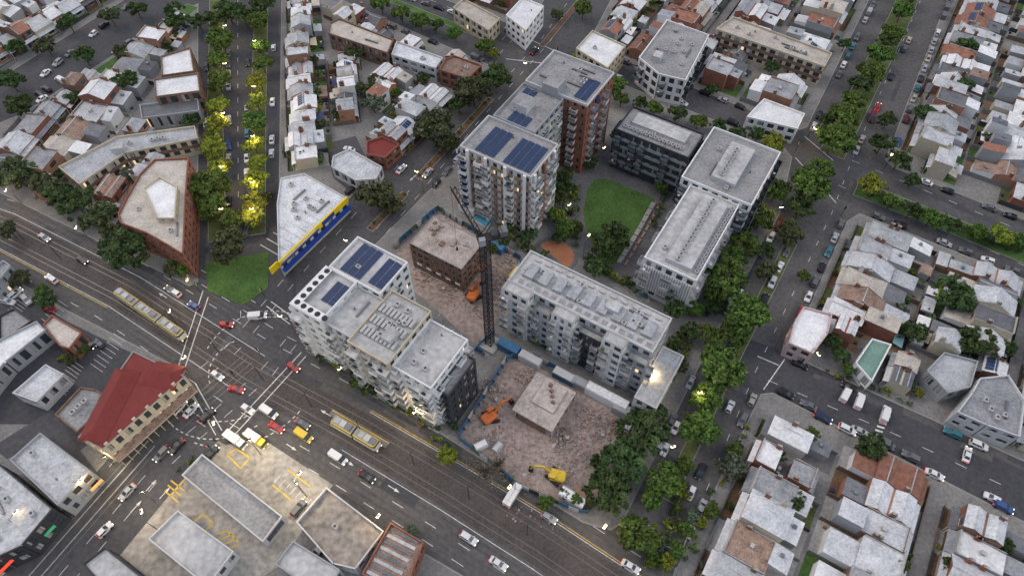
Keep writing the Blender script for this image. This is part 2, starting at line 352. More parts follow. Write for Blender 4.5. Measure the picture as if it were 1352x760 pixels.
# B3 tower
O=(-14.2,137.5); apt=MB(); fr=(O[0],O[1],AA)
add(apt,building('',gr(O,0,14.5,0,22.5),25,9,lgr,rf_g,2.6,balc=.5,par=.8,dens=.4,ret=True,band=tan_))
add(apt,building('',gr(O,14.5,31,1.5,15),25.6,9,gry,rf_g,2.6,balc=.4,par=.8,dens=1.,ret=True,band=lgr))
add(apt,building('',gr(O,31,48,2,22.5),26.5,9,brk,rf_g,2.6,sh=1.5,pw=1.6,balc=.3,par=.8,dens=1,ret=True,band=brk,bmat=lgr,frieze=lgr))
for b in(2.2,8.,14.2,20.3): apt.box(fr,-.6,.0-.003,-b-.8,-b,.13,25.6,wht)
for a in(1,6,11.5): apt.box(fr,a,a+.8,-23.2,-22.503,.13,25.6,brk if a==6 else wht)
apt.box(fr,-.4,3,.003,.5,.13,24,navy); apt.box(fr,-.7,-.003,-1.3,-.2,.13,21,navy)
apt.box(fr,36,38,-23,-22.503,.13,26,navy); apt.box(fr,30.5,36,-13,-8,26.5,29.3,gry,rf_g); apt.box(fr,20,25,-9,-4,25.6,28.2,lgr,rf_g)
solar(apt,fr,1.5,-21,10,4,25); solar(apt,fr,1.5,-10,10,3,25); solar(apt,fr,15.5,-11.5,4,3,25.6); solar(apt,fr,33,-21,9,2,26.5); solar(apt,fr,26,-7,4,2,25.6)
apt.obj('apartment_tower')
# B4
O=(30.8,155.5); apt=building('',gr(O,0,12,0,23.5),15,5,dgr,rf_g,2.6,balc=.5,par=.7,dens=.8,ret=True,band=gry,bmat=dgr); fr=(O[0],O[1],AA)
apt.box(fr,5,10,-20,-3,15,15.9,lgr,rf_l)
for i in range(14): ac(apt,fr,2.2,-2.5-i*1.4,15,1.1,1,.8)
apt.obj('apartment_building')
# B5
O=(34.1,107.6); apt=MB(); fr=(O[0],O[1],AA)
add(apt,building('',gr(O,0,30,0,14.5),14.5,4,wht,rf_l,3.,balc=.5,par=.8,dens=.6,ret=True,bmat=lgr,band=lgr))
add(apt,building('',gr(O,30,54,-3,17.5),16,5,wht,rf_g,3.,balc=.4,par=.8,dens=.5,ret=True,bmat=dgr))
apt.box(fr,2,28,-12,-5,14.5,16.2,lgr,rf_l); apt.box(fr,34,50,-11,-4,16,17.6,lgr,rf_l)
for i in range(16): ac(apt,fr,2.5+i*1.55,-8.5,16.2,1.2,1,.8)
for i in range(18): ac(apt,fr,2.5+i*1.45,-13.8,14.5,1.1,.9,.8)
for i in range(8): ac(apt,fr,35+i*1.6,-7,17.6,1.2,1,.8)
apt.box(fr,-.25,-.003,-14.2,-.3,3.2,12.8,lgr)
for i in range(20): apt.box(fr,-.5,-.253,-14.+i*.7,-13.75+i*.7,3.4,12.6,wht)
apt.obj('apartment_building')
# derelict brick building on the demolition site
O=(-27.8,115.9)
apt=building('',gr(O,0,11.5,0,17),10.5,4,brk2,M('worn_roof',(.36,.31,.28),.9,.35,.4),2.1,sh=1.1,pw=.7,balc=.0,par=.15,dens=0,ret=True,band=brk2,litp=0); fr=(O[0],O[1],AA)
for i in range(5): apt.box(fr,-.15,-.003,-16+i*3.2,-14.4+i*3.2,2.5,3.1,wht)
for i in range(12):
    u,v=R.uniform(1,9),-R.uniform(1,15); apt.box(fr,u,u+R.uniform(.5,2.5),v,v+R.uniform(.4,1.6),10.5,10.6+R.random()*.6,R.choice([brk2,conc,dirt]))
apt.obj('derelict_brick_building')
# generic hand placed buildings (roof outline measured at roof height)
def bld(px,h,fl,wall,roof,name='commercial_building',**k): return building(name,gp(px,h),h,fl,wall,roof,**k)
bld([(157,284),(168,262),(185,232),(205,212),(250,210),(246,262),(243,338),(222,325),(196,310),(160,296)],10.5,4,brk,RO[7],'brick_warehouse',dens=.9,band=brk)
bld([(190,250),(212,235),(235,248),(232,290),(208,290)],12,1,crm,RO[3],'rooftop_hall',dens=.3,z0=10.4,occ=False,sh=1.1)
bld([(78,222),(155,182),(258,168),(262,184),(165,204),(106,245)],6,2,crm,RO[2],'shop_row',dens=2,band=brk2)
bld([(213,76),(252,64),(257,96),(214,102)],8,2,brk2,RO[3],'brick_house',dens=.2)
bld([(204,106),(262,98),(265,122),(206,130)],8,2,brk2,RO[3],'brick_house',dens=.2)
bld([(185,140),(262,132),(264,148),(188,158)],5,1,gry,RO[4],'warehouse',dens=.2)
# yellow and blue corner shop
W=[(368,348),(366,270),(371,236),(402,230),(458,262)]
apt=building('',gp(W,6),6,1,lgr,RO[0],3,par=.5,dens=1.2,ret=True,sh=2.6,glz=None)
yel=M('yellow_sign',(.75,.55,.02),.5,.06); blu=M('blue_sign',(.02,.06,.3),.5,.06)
a,b=g(368,348,6),g(458,262,6); L=hypot(b[0]-a[0],b[1]-a[1]); fr=(a[0],a[1],atan2(b[1]-a[1],b[0]-a[0]))
apt.box(fr,0,L,-.5,-.003,5.,6.9,yel); apt.box(fr,.2,L*.55,-.56,-.503,5.1,5.7,blu); apt.box(fr,L*.6,L*.78,-.56,-.503,5.1,6.6,blu); apt.box(fr,0,L,-1.6,-.003,3.1,3.3,blu)
apt.box(fr,1,L*.5,-.54,-.503,6.,6.5,wht); apt.box(fr,-3.,0,.1,.5,4.4,6.9,yel)
for i in range(9): apt.box(fr,2+i*2.6,2.2+i*2.6,.5,9,6.0,6.12,RO[1])
apt.obj('corner_shop')
bld([(440,208),(462,198),(505,222),(497,238),(470,240),(438,222)],4.,1,lgr,RO[1],'shop_building',dens=.4,litp=0)
mar=M('maroon_roof',(.19,.035,.03),.75,.16,.5)
bld([(484,188),(505,182),(528,192),(508,210),(484,205)],5,2,brk,mar,'maroon_roofed_house',dens=0,litp=0)
# pub
P=[(151,499),(176,463),(245,497),(136,594),(103,577),(160,522)]
apt=building('',gp(P,8),8,2,crm,mar,2.6,par=.25,dens=0,ret=True,sh=1.3,litp=.3,frieze=crm)
for q0,q1 in(((170,488),(120,584)),((196,492),(238,500))):
    a,b=g(*q0,8),g(*q1,8); L=hypot(b[0]-a[0],b[1]-a[1]); fr=(a[0],a[1],atan2(b[1]-a[1],b[0]-a[0])); w=3.4
    apt.quad(fr,[(0,-w,8.05),(L,-w,8.05),(L-2,0,9.8),(2,0,9.8)],mar); apt.quad(fr,[(0,w,8.05),(L,w,8.05),(L-2,0,9.8),(2,0,9.8)],mar)
    apt.quad(fr,[(0,-w,8.05),(0,w,8.05),(2,0,9.8)],mar); apt.quad(fr,[(L,-w,8.05),(L,w,8.05),(L-2,0,9.8)],mar)
a,b=g(136,594,8),g(245,497,8); L=hypot(b[0]-a[0],b[1]-a[1]); fr=(a[0],a[1],atan2(b[1]-a[1],b[0]-a[0]))
apt.box(fr,.2,L-.2,-2.2,-.003,3.6,3.8,crm,RO[6])
for i in range(12): apt.box(fr,.5+i*L/12.5,.65+i*L/12.5,-2.1,-1.95,.13,3.6,crm)
for i in range(6): apt.box(fr,1+i*L/6.2,1.8+i*L/6.2,-.1,.4,8.2,9.2,crm)
apt.obj('corner_pub')
bld([(74,548),(108,512),(128,515),(151,528),(103,572)],6,2,brk2,rf_g,'pub_annexe',dens=3)
bld([(15,608),(55,572),(120,622),(78,668)],7,2,gry,RO[1],'shop_building',dens=1.2,litp=.12)
bld([(-60,650),(0,612),(72,672),(30,722),(-20,745)],7,2,dgr,RO[1],'shop_building',dens=1.6,litp=.1)
bld([(-60,500),(-10,455),(50,425),(62,437),(8,480),(-40,540)],5,1,gry,RO[3],'warehouse',dens=.5)
bld([(58,430),(70,417),(110,440),(93,462),(80,458)],5,1,brk,RO[7],'brick_building',dens=.6)
bld([(18,520),(62,482),(86,495),(50,532)],4.5,1,lgr,RO[0],'warehouse',dens=.4,sh=1.8)
bld([(0,418),(20,408),(44,425),(0,455)],4,1,dgr,rf_g,'warehouse',dens=.2)
bld([(-30,372),(6,345),(16,352),(-10,385)],6,2,gry,RO[2],'warehouse',dens=.2)
# service yard bottom centre
slab('concrete_yard',[(286,590),(345,578),(440,640),(418,672),(368,748),(280,800),(120,780),(235,640)],.16,M('yard_concrete',(.32,.3,.27),.9,.3,.1,hi=8))
bld([(241,628),(268,600),(374,682),(348,716)],3.8,1,lgr,rf_g,'service_canopy',dens=.3,bay=6,sh=.5)
bld([(197,712),(236,674),(310,728),(275,775)],4.2,1,lgr,rf_l,'service_building',dens=1.,sh=1.8)
bld([(392,690),(432,644),(508,702),(470,752),(440,745)],4.2,1,lgr,M('stained_slab',(.27,.24,.21),.9,.4,.12),'flat_roof_garage',dens=.5,par=.9,sh=1.8)
bld([(364,745),(388,714),(450,752),(430,790)],4.5,1,gry,rf_l,'flat_roof_garage',dens=.6)
apt=building('',gp([(478,758),(516,690),(560,716),(532,790)],5),5,1,brk,RO[6],3,dens=0,ret=True,sh=2)
a,b=g(516,690,5),g(478,758,5); fr=(a[0],a[1],atan2(b[1]-a[1],b[0]-a[0]))
for i in range(9): apt.box(fr,.8+i*1.35,1.5+i*1.35,.6,7.5,5.0,5.25,RO[1] if i%2 else RO[4])
apt.obj('sawtooth_factory')
bld([(110,745),(140,722),(200,770),(160,800)],6,2,dgr,rf_l,'shop_building',dens=1)
# upper blocks
bld([(843,78),(880,28),(936,48),(905,108),(870,100)],10,3,wht,rf_g,'apartment_building',dens=.9,balc=.4,bmat=dgr)
bld([(955,32),(968,24),(1098,72),(1088,90),(945,40)],8,3,crm,RO[7],'long_brick_building',dens=1.2,band=brk2)
bld([(760,66),(782,42),(826,62),(802,92)],8,3,crm,RO[3],'corner_pub',dens=.3,litp=.1)
bld([(598,12),(612,0),(660,26),(645,42)],6,2,crm,RO[7],'corner_shop',dens=.3)
bld([(668,22),(690,-2),(718,10),(694,42)],8,3,wht,RO[3],'corner_shop',dens=.3,litp=.1)
bld([(1000,140),(1008,132),(1062,152),(1052,172),(985,156)],6,2,wht,RO[3],'rendered_house',dens=.2)
bld([(436,32),(448,26),(520,54),(512,72),(434,46)],6,2,brk2,RO[7],'shop_row',dens=.9,litp=0)
bld([(524,56),(585,78),(575,92),(517,74)],5.4,2,lgr,RO[0],'shop_row',dens=.9,litp=0)
bld([(588,80),(600,75),(636,88),(618,106),(580,94)],6,2,brk,RO[6],'brick_house',dens=.5,litp=0)
bld([(1048,425),(1060,406),(1098,416),(1092,442),(1072,468),(1040,454)],6,2,M('pink_render',(.5,.38,.36),.85,.1),RO[3],'corner_house',dens=.1)
bld([(1222,490),(1245,466),(1290,478),(1280,512),(1250,520)],5,1,gry,RO[1],'warehouse',dens=1.3,sh=2)
bld([(1292,500),(1330,496),(1352,530),(1345,578),(1300,562),(1262,545),(1282,518)],6,2,lgr,RO[2],'warehouse',dens=1.6,sh=1.6)
bld([(1128,480),(1150,448),(1176,456),(1150,505)],4.5,1,wht,M('green_roof',(.16,.27,.22),.7,.2,.3),'terrace_house',dens=0)
# ---------------------------------------------------------------- terrace houses
def roof_gable(mb,fr,u0,u1,v0,v1,z,rise,ax,mr,mw,ov=.3):
    if ax=='u':
        m=(v0+v1)/2; k=rise/(m-v0); 
        mb.quad(fr,[(u0,v0-ov,z-ov*k),(u1,v0-ov,z-ov*k),(u1,m,z+rise),(u0,m,z+rise)],mr); mb.quad(fr,[(u1,v1+ov,z-ov*k),(u0,v1+ov,z-ov*k),(u0,m,z+rise),(u1,m,z+rise)],mr)
        for u in(u0+.01,u1-.01): mb.quad(fr,[(u,v0,z),(u,v1,z),(u,m,z+rise-.02)],mw)
        mb.box(fr,u0,u1,m-.12,m+.12,z+rise-.05,z+rise+.06,RO[1])
    else:
        m=(u0+u1)/2
        mb.quad(fr,[(u0,v0-ov,z),(m,v0-ov,z+rise),(m,v1+ov,z+rise),(u0,v1+ov,z)],mr); mb.quad(fr,[(u1,v0-ov,z),(u1,v1+ov,z),(m,v1+ov,z+rise),(m,v0-ov,z+rise)],mr)
        for v in(v0,v1): mb.quad(fr,[(u0,v,z),(u1,v,z),(m,v,z+rise)],mw)
        mb.box(fr,m-.12,m+.12,v0-ov,v1+ov,z+rise-.05,z+rise+.06,RO[1])
def roof_hip(mb,fr,u0,u1,v0,v1,z,rise,mr):
    w,d=u1-u0,v1-v0; o=.25; v0-=o;v1+=o
    if w<d: a=(u0+u1)/2; r0=(a,v0+w/2,z+rise);r1=(a,v1-w/2,z+rise); F_=[[(u0,v0,z),(u1,v0,z),r0],[(u1,v0,z),(u1,v1,z),r1,r0],[(u1,v1,z),(u0,v1,z),r1],[(u0,v1,z),(u0,v0,z),r0,r1]]
    else: a=(v0+v1)/2; r0=(u0+d/2,a,z+rise);r1=(u1-d/2,a,z+rise); F_=[[(u0,v0,z),(u1,v0,z),r1,r0],[(u1,v0,z),(u1,v1,z),r1],[(u1,v1,z),(u0,v1,z),r0,r1],[(u0,v1,z),(u0,v0,z),r0]]
    for f in F_: mb.quad(fr,f,mr)
    mb.bar(T(fr,*r0),T(fr,*r1),.1,RO[1])
def skillion(mb,fr,u0,u1,v0,v1,z,dz,mr,mw,ax='v'):
    if ax=='v':
        mb.box(fr,u0,u1,v0,v1,.13,z,mw); mb.quad(fr,[(u0,v0-.1,z+.05+dz),(u1,v0-.1,z+.05+dz),(u1,v1+.2,z+.05),(u0,v1+.2,z+.05)],mr)
        for u in(u0,u1): mb.quad(fr,[(u,v0,z),(u,v1,z),(u,v0,z+dz)],mw)
        mb.quad(fr,[(u0,v0,z),(u1,v0,z),(u1,v0,z+dz),(u0,v0,z+dz)],mw)
    else:
        mb.box(fr,u0,u1,v0,v1,.13,z,mw); mb.quad(fr,[(u0,v0,z+.05+dz),(u1+.2,v0,z+.05),(u1+.2,v1,z+.05),(u0,v1,z+.05+dz)],mr)
        for v in(v0,v1): mb.quad(fr,[(u0,v,z),(u1,v,z),(u0,v,z+dz)],mw)
        mb.quad(fr,[(u0,v0,z),(u0,v1,z),(u0,v1,z+dz),(u0,v0,z+dz)],mw)
    if ax=='v' and dz<.4 and R.random()<.5:
        mb.box(fr,u0+.6,u0+.9,v0+1,v0+1.3,z+.02,z+dz+.7,steel)
YT=[]
def house(fr,w,d,style=None,roofs=None):
    mb=MB(); wall=R.choice(WA); rw=R.choices(RO,roofs or ROW)[0]; r2=R.choices(RO,roofs or ROW)[0]; r3=R.choices(RO,roofs or ROW)[0]
    two=R.random()<.3; hh=R.uniform(6.,6.8) if two else R.uniform(3.7,4.4); s=R.uniform(.6,2.2); vd=1.5
    if d<13: s=.3; vd=1.2
    mb.box(fr,.02,w-.02,0,s+.5,.1,.16+R.random()*.02,R.choice([pave2,conc,grassd,mulch])); yz=.16+R.random()*.02; mb.box(fr,.02,w-.02,s+.5,d,.1,yz,R.choice(YD))
    f=R.choice(fen)
    mb.box(fr,.0,.1,s+2,d,.13,R.uniform(1.6,2.1),f); mb.box(fr,.1,w-.05,-.02,.08,.13,1.1,f)
    md=min(R.uniform(8,11.5),max(d*.5,5.),d-s-vd-.3); v0=s+vd; v1=v0+md; u0,u1=.12,w-.03
    mb.box(fr,u0,u1,v0,v1,.13,hh,wall)
    mb.quad(fr,[(u0,s,2.7),(u1,s,2.7),(u1,v0-.01,3.2),(u0,v0-.01,3.2)],R.choice([rw,r2])); 
    for u in(u0+.1,u1-.2): mb.box(fr,u,u+.1,s+.1,s+.2,.13,2.7,wht)
    for zz in([0,3.2] if two else [0]):
        mb.box(fr,u0+w*.55,u0+w*.82,v0-.06,v0-.004,zz+.9,zz+2.4,glass); mb.box(fr,u0+w*.52,u0+w*.85,v0-.1,v0-.062,zz+.78,zz+.88,wht); mb.box(fr,u0+w*.12,u0+w*.12+.95,v0-.05,v0-.004,zz+.15,zz+2.2,R.choice([dgr,brk,navy,glass]))
        mb.box(fr,u0+w*.3,u0+w*.6,v1+.004,v1+.06,zz+.9,zz+2.2,glass)
    st=style or R.choices(['gu','gv','hip','par','m'],[30,12,18,22,18])[0]
    if st=='gu':
        ri=md*R.uniform(.17,.25); roof_gable(mb,fr,u0,u1,v0,v1,hh,ri,'u',rw,wall); k=.28
        for u in(u0-.09,): 
            m=(v0+v1)/2; A=[(v0-.2,hh+.05),(m,hh+ri+k),(v1+.2,hh+.05),(v1+.2,hh-.5),(v0-.2,hh-.5)]
            mb.face([T(fr,u,a,b) for a,b in A],wall); mb.face([T(fr,u+.22,a,b) for a,b in A],wall)
            for q in(0,1): mb.quad(fr,[(u,*A[q]),(u+.22,*A[q]),(u+.22,*A[q+1]),(u,*A[q+1])],conc)
        zc=hh+ri*.6
        if R.random()<.16: 
            n=int((w-1)/1.05)
            for j in range(2):
                a=(md/2-1.9*(1-j)-.4)/(md/2); b=a+1.7/(md/2)
                if a<0: continue
                for i in range(n): mb.quad(fr,[(u0+.4+i*1.05,v0+a*md/2,hh+ri*a+.1),(u0+1.38+i*1.05,v0+a*md/2,hh+ri*a+.1),(u0+1.38+i*1.05,v0+min(b,1)*md/2,hh+ri*min(b,1)+.1),(u0+.4+i*1.05,v0+min(b,1)*md/2,hh+ri*min(b,1)+.1)],pan)
    elif st=='gv': ri=w*R.uniform(.2,.3); roof_gable(mb,fr,u0,u1,v0,v1,hh,ri,'v',rw,wall); zc=hh+ri*.4
    elif st=='hip': ri=min(w,md)*R.uniform(.22,.3); roof_hip(mb,fr,u0,u1,v0,v1,hh,ri,rw); zc=hh+ri*.4
    elif st=='m':
        m=(v0+v1)/2; roof_gable(mb,fr,u0,u1,v0,m-.25,hh,md*.11,'u',rw,wall,.0); roof_gable(mb,fr,u0,u1,m+.25,v1,hh,md*.11,'u',R.choice([rw,r2]),wall,.0); zc=hh+.6
    else:
        mb.box(fr,u0,u1,v0,v0+.3,hh,hh+1.1,wall,conc); mb.box(fr,u0,u0+.2,v0+.3,v1,hh,hh+.7,wall,conc); mb.box(fr,u1-.2,u1,v0+.3,v1,hh,hh+.7,wall,conc)
        mb.quad(fr,[(u0+.2,v0+.3,hh+.6),(u1-.2,v0+.3,hh+.6),(u1-.2,v1+.2,hh+.06),(u0+.2,v1+.2,hh+.06)],rw); zc=hh+.4
        if R.random()<.4: mb.box(fr,w*.4,w*.4+1.,v0+md*.5,v0+md*.5+.8,hh+.3,hh+1.1,acm)
    for i in range(R.choice([1,1,2])):
        cv=v0+md*R.uniform(.2,.75); mb.box(fr,.2,.75,cv,cv+1.1,hh,zc+1.5,R.choice([brk,brk2,wall]),conc); mb.box(fr,.3,.5,cv+.2,cv+.4,zc+1.5,zc+1.8,tan_)
    v=v1+.01
    if d-v>5:
        rd=min(R.uniform(5,9),d-v-2); wr=R.uniform(.55,.75)*w; zz=R.uniform(2.9,3.6) if R.random()<.8 else R.uniform(5.2,6); skillion(mb,fr,u0,u0+wr,v,v+rd,zz,R.uniform(.3,.9),r2,R.choice([wall,wht,gry]),R.choice('uv')); v+=rd+.01
        if R.random()<.5: mb.box(fr,u0+wr*.3,u0+wr*.3+.8,v-rd*.6,v-rd*.6+.8,zz,zz+1.05,glass2)
    if d-v>6.5 and R.random()<.75:
        ed=min(R.uniform(4,6),d-v-2); q=R.uniform(.7,1)*w-.15; zz=R.uniform(2.8,3.3)
        if R.random()<.3: zz+=2.8
        skillion(mb,fr,u0,q,v,v+ed,zz,R.uniform(.1,.5),r3,R.choice([wall,wht,gry,dgr]),'v')
        for i in range(R.choice([0,1,2])): mb.box(fr,1+i*1.7,1.8+i*1.7,v+1,v+2.1,zz,zz+.62,glass)
        v+=ed+.01
    if d-v>3.2:
        if R.random()<.5: skillion(mb,fr,u0,w*R.uniform(.5,.98),d-2.8,d-.1,2.4,.3,R.choices(RO,roofs or ROW)[0],R.choice([wall,gry]),'v')
        else: mb.box(fr,.1,w-.05,d-.1,d,.13,2,f)
        for i in range(R.choice([1,2,3])): YT.append((T(fr,R.uniform(.8,w-.8),R.uniform(v+.3,max(v+.6,d-3))),R.uniform(.8,2.2)))
        if R.random()<.25: mb.quad(fr,[(w*.3,v+.3,2.6),(w-.5,v+.2,3),(w-.4,v+2.8,2.5),(w*.25,v+2.5,2.9)],R.choice([tarp,wht,navy,crm]))
    if R.random()<.6: YT.append((T(fr,R.uniform(.8,w-.8),s*.5+.2),R.uniform(.5,1.1)))
    for i in range(R.randint(0,4)):
        a,b=R.uniform(.6,w-1.4),R.uniform(min(max(v1+3,d*.6),d-1.2),d-1); mb.box(fr,a,a+R.uniform(.4,1),b,b+.7,.13,.5+R.random()*.6,R.choice([dgr,navy,wht,grass,tan_,brk]))
    mb.obj('terrace_house')
PLC=[]
def fill(poly,ang,depth,lane=3.,w0=5.,w1=7.5,fmax=True,roofs=None,flip=0,skip=.03,mind=8.):
    c,s=cos(ang),sin(ang); Q=[(x*c+y*s,-x*s+y*c) for x,y in poly]; us=[q[0] for q in Q]; vs=[q[1] for q in Q]
    row=0; tot=max(vs)-min(vs); pos=0.; st=1.3
    while pos<tot:
        d=depth*R.uniform(.94,1.05); v=(max(vs)-pos-d) if fmax else min(vs)+pos; u=min(us)
        while u<max(us):
            w=R.uniform(w0,w1); best=(0,0); run=None; n=int(d/st)
            for j in range(n+1):
                vv=v+j*st; ok=True
                for a in(0,.33,.66,1):
                    x,y=u+a*w,vv; p=(x*c-y*s,x*s+y*c)
                    if not inside(p,poly) or not free(p): ok=False; break
                if ok:
                    if run is None: run=vv
                    if vv-run>best[1]: best=(run,vv-run)
                else: run=None
            if best[1]>=mind:
                if R.random()>skip:
                    v0,dd=best; up=(row+flip)%2
                    if up: x,y=u+w,v0+dd; fr=(x*c-y*s,x*s+y*c,ang+pi)
                    else: x,y=u,v0; fr=(x*c-y*s,x*s+y*c,ang)
                    house(fr,w-.02,dd,roofs=roofs); PLC.append([T(fr,-.2,-.2),T(fr,w+.2,-.2),T(fr,w+.2,dd+.2),T(fr,-.2,dd+.2)])
                u+=w
            else: u+=1.
        pos+=d+(lane if row%2 else .3); row+=1
RW=[20,14,8,45,5,3,3,6]
sub=lambda px:ccw(gp(px))
fill(inset(BW['K2'],1.5),AA,23,3,5,7.5,flip=1)
fill(inset(BW['K3'],2.4),AA,21,3,5.5,8.5,flip=1)
fill(inset(BW['K4'],2.4),AA,22,3,5.2,8,flip=1)
fill(inset(BW['K5'],2.4),AA,20,3,6,9.5,roofs=[18,14,10,30,6,8,6,10],flip=1)
fill(sub([(374,228),(376,-20),(430,8),(436,46),(482,64),(476,190),(436,222)]),radians(102),17,1,5,7,roofs=RW,flip=1)
fill(sub([(478,235),(484,66),(570,98),(640,100),(505,245)]),AA,19,2,5,7.5,fmax=False,roofs=[20,14,10,30,6,10,6,6],flip=0)
fill(inset(BW['K7'],2),AA-pi/2,15,3,7,9)
fill(inset(BW['K8'],3),AA+.35,19,3,6,9,roofs=[16,16,14,24,8,10,8,8])
fill(inset(BW['K9'],2.5),AA,20,3,5,8,fmax=False)
fill(sub([(-170,560),(-60,420),(-20,600),(-80,780),(-170,800)]),AA,18,4,7,10)
for p in PLC: occ_add(p)
occ_add(sub([(430,190),(470,180),(500,245),(470,260),(440,235)]))
for k,dp in(('K2',9),('K3',9),('K4',9),('K5',10),('K6',9),('K8',10),('K9',10)):
    fill(inset(BW[k],2.2),AA if k!='K8' else AA+.35,dp,.3,4.5,7,mind=6.2,skip=.12,flip=1)
# ---------------------------------------------------------------- vegetation
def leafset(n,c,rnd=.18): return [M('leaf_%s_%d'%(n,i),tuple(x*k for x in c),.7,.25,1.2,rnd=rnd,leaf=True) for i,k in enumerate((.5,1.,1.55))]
LS=dict(G=leafset('green',(.095,.155,.03)),D=leafset('deep',(.06,.1,.03)),Y=leafset('lamplit_lime',(.21,.24,.03)),O=leafset('olive',(.082,.1,.04)),P=leafset('pale',(.12,.155,.1)),B=leafset('dry',(.13,.11,.08)))  # Y: glow of street lamps in the crowns put into a brighter yellow-green
bark=M('bark',(.13,.1,.08),.95,.3,2)
def tree_mesh(kind,seed,lf=62,ncl=66,leaf=.86,R0=5.,H0=9.):
    r=random.Random(seed); mb=MB(); mats=LS[kind]
    def seg(p,q,a,b,n=6):
        mb.loft([[(p[0]+a*cos(6.283*i/n),p[1]+a*sin(6.283*i/n),p[2]) for i in range(n)],[(q[0]+b*cos(6.283*i/n),q[1]+b*sin(6.283*i/n),q[2]) for i in range(n)]],lambda k,i:bark)
    seg((0,0,0),(.1,.1,H0*.35),.3,.22)
    cen=[]; zc=H0*.6; rz=H0*.36
    lobes=[(.0,.0,.1,.6)]+[(.5*cos(k*1.05+r.random()),.5*sin(k*1.05+r.random()),r.uniform(-.25,.25),r.uniform(.38,.6)) for k in range(6)]
    while len(cen)<ncl:
        l=r.choice(lobes); a=r.uniform(0,2*pi); ph=acos(r.uniform(-.5,1)); q=l[3]*r.uniform(.5,1)**.5
        x,y,z_=l[0]+q*sin(ph)*cos(a),l[1]+q*sin(ph)*sin(a),l[2]+q*cos(ph)
        if x*x+y*y<1.1: cen.append((x*R0*.95,y*R0*.95,zc+z_*rz))
    for i in range(0,ncl,6 if kind!='B' else 1):
        c=cen[i]; m=(c[0]*.45,c[1]*.45,H0*.5); seg((.1,.1,H0*.33),m,.15,.09,5); seg(m,c,.09,.03,4)
    for ci,c in enumerate(cen):
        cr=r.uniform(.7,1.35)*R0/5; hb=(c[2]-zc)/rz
        for i in range(lf if kind!='B' else 12):
            a=r.uniform(0,6.283); b=acos(r.uniform(-1,1)); q=cr*r.uniform(.3,1)
            p=(c[0]+q*sin(b)*cos(a),c[1]+q*sin(b)*sin(a),c[2]+q*cos(b)*.75)
            n=(sin(b)*cos(a)+r.uniform(-.8,.8),sin(b)*sin(a)+r.uniform(-.8,.8),cos(b)+r.uniform(-.3,1.3)); l=sqrt(sum(x*x for x in n)) or 1; n=[x/l for x in n]
            t=(-n[1],n[0],0) if abs(n[2])<.95 else (1,0,0); l=sqrt(sum(x*x for x in t)); t=[x/l for x in t]; w=(n[1]*t[2]-n[2]*t[1],n[2]*t[0]-n[0]*t[2],n[0]*t[1]-n[1]*t[0])
            s=leaf*r.uniform(.4,1.05)*.5*(.5 if kind=='B' else 1); tw=r.uniform(0,6.28); ct,st=cos(tw),sin(tw); e=[t[k]*ct+w[k]*st for k in range(3)]; f=[w[k]*ct-t[k]*st for k in range(3)]
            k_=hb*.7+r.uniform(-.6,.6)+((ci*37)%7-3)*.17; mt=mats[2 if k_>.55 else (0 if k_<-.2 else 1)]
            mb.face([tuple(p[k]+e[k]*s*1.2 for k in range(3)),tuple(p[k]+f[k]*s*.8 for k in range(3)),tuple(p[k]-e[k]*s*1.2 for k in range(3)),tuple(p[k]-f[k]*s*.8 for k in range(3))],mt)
    return mb.mesh('tree_'+kind)
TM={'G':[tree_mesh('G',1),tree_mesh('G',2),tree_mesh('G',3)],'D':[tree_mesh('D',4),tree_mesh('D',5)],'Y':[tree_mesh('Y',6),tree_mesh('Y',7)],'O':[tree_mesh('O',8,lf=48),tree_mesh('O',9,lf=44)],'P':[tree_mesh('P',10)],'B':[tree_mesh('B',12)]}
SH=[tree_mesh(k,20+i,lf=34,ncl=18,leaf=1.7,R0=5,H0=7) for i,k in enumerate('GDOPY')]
NM={'G':'plane_tree','D':'elm_tree','Y':'elm_tree','O':'eucalyptus_tree','P':'ornamental_pear_tree','B':'bare_tree'}
def tree(u,v,r,k='G'):
    sc_=(738+.5736*(v-380))/150; rm=r/sc_; s=rm/5.; p=g(u,v,min(.6*9*s,9)); hs=min(s*R.uniform(.9,1.1),1.5) if s>1 else s**.8
    put(NM[k],R.choice(TM[k]),(p[0],p[1],.1),R.uniform(0,6.28),(s,s*R.uniform(.88,1.12),hs))
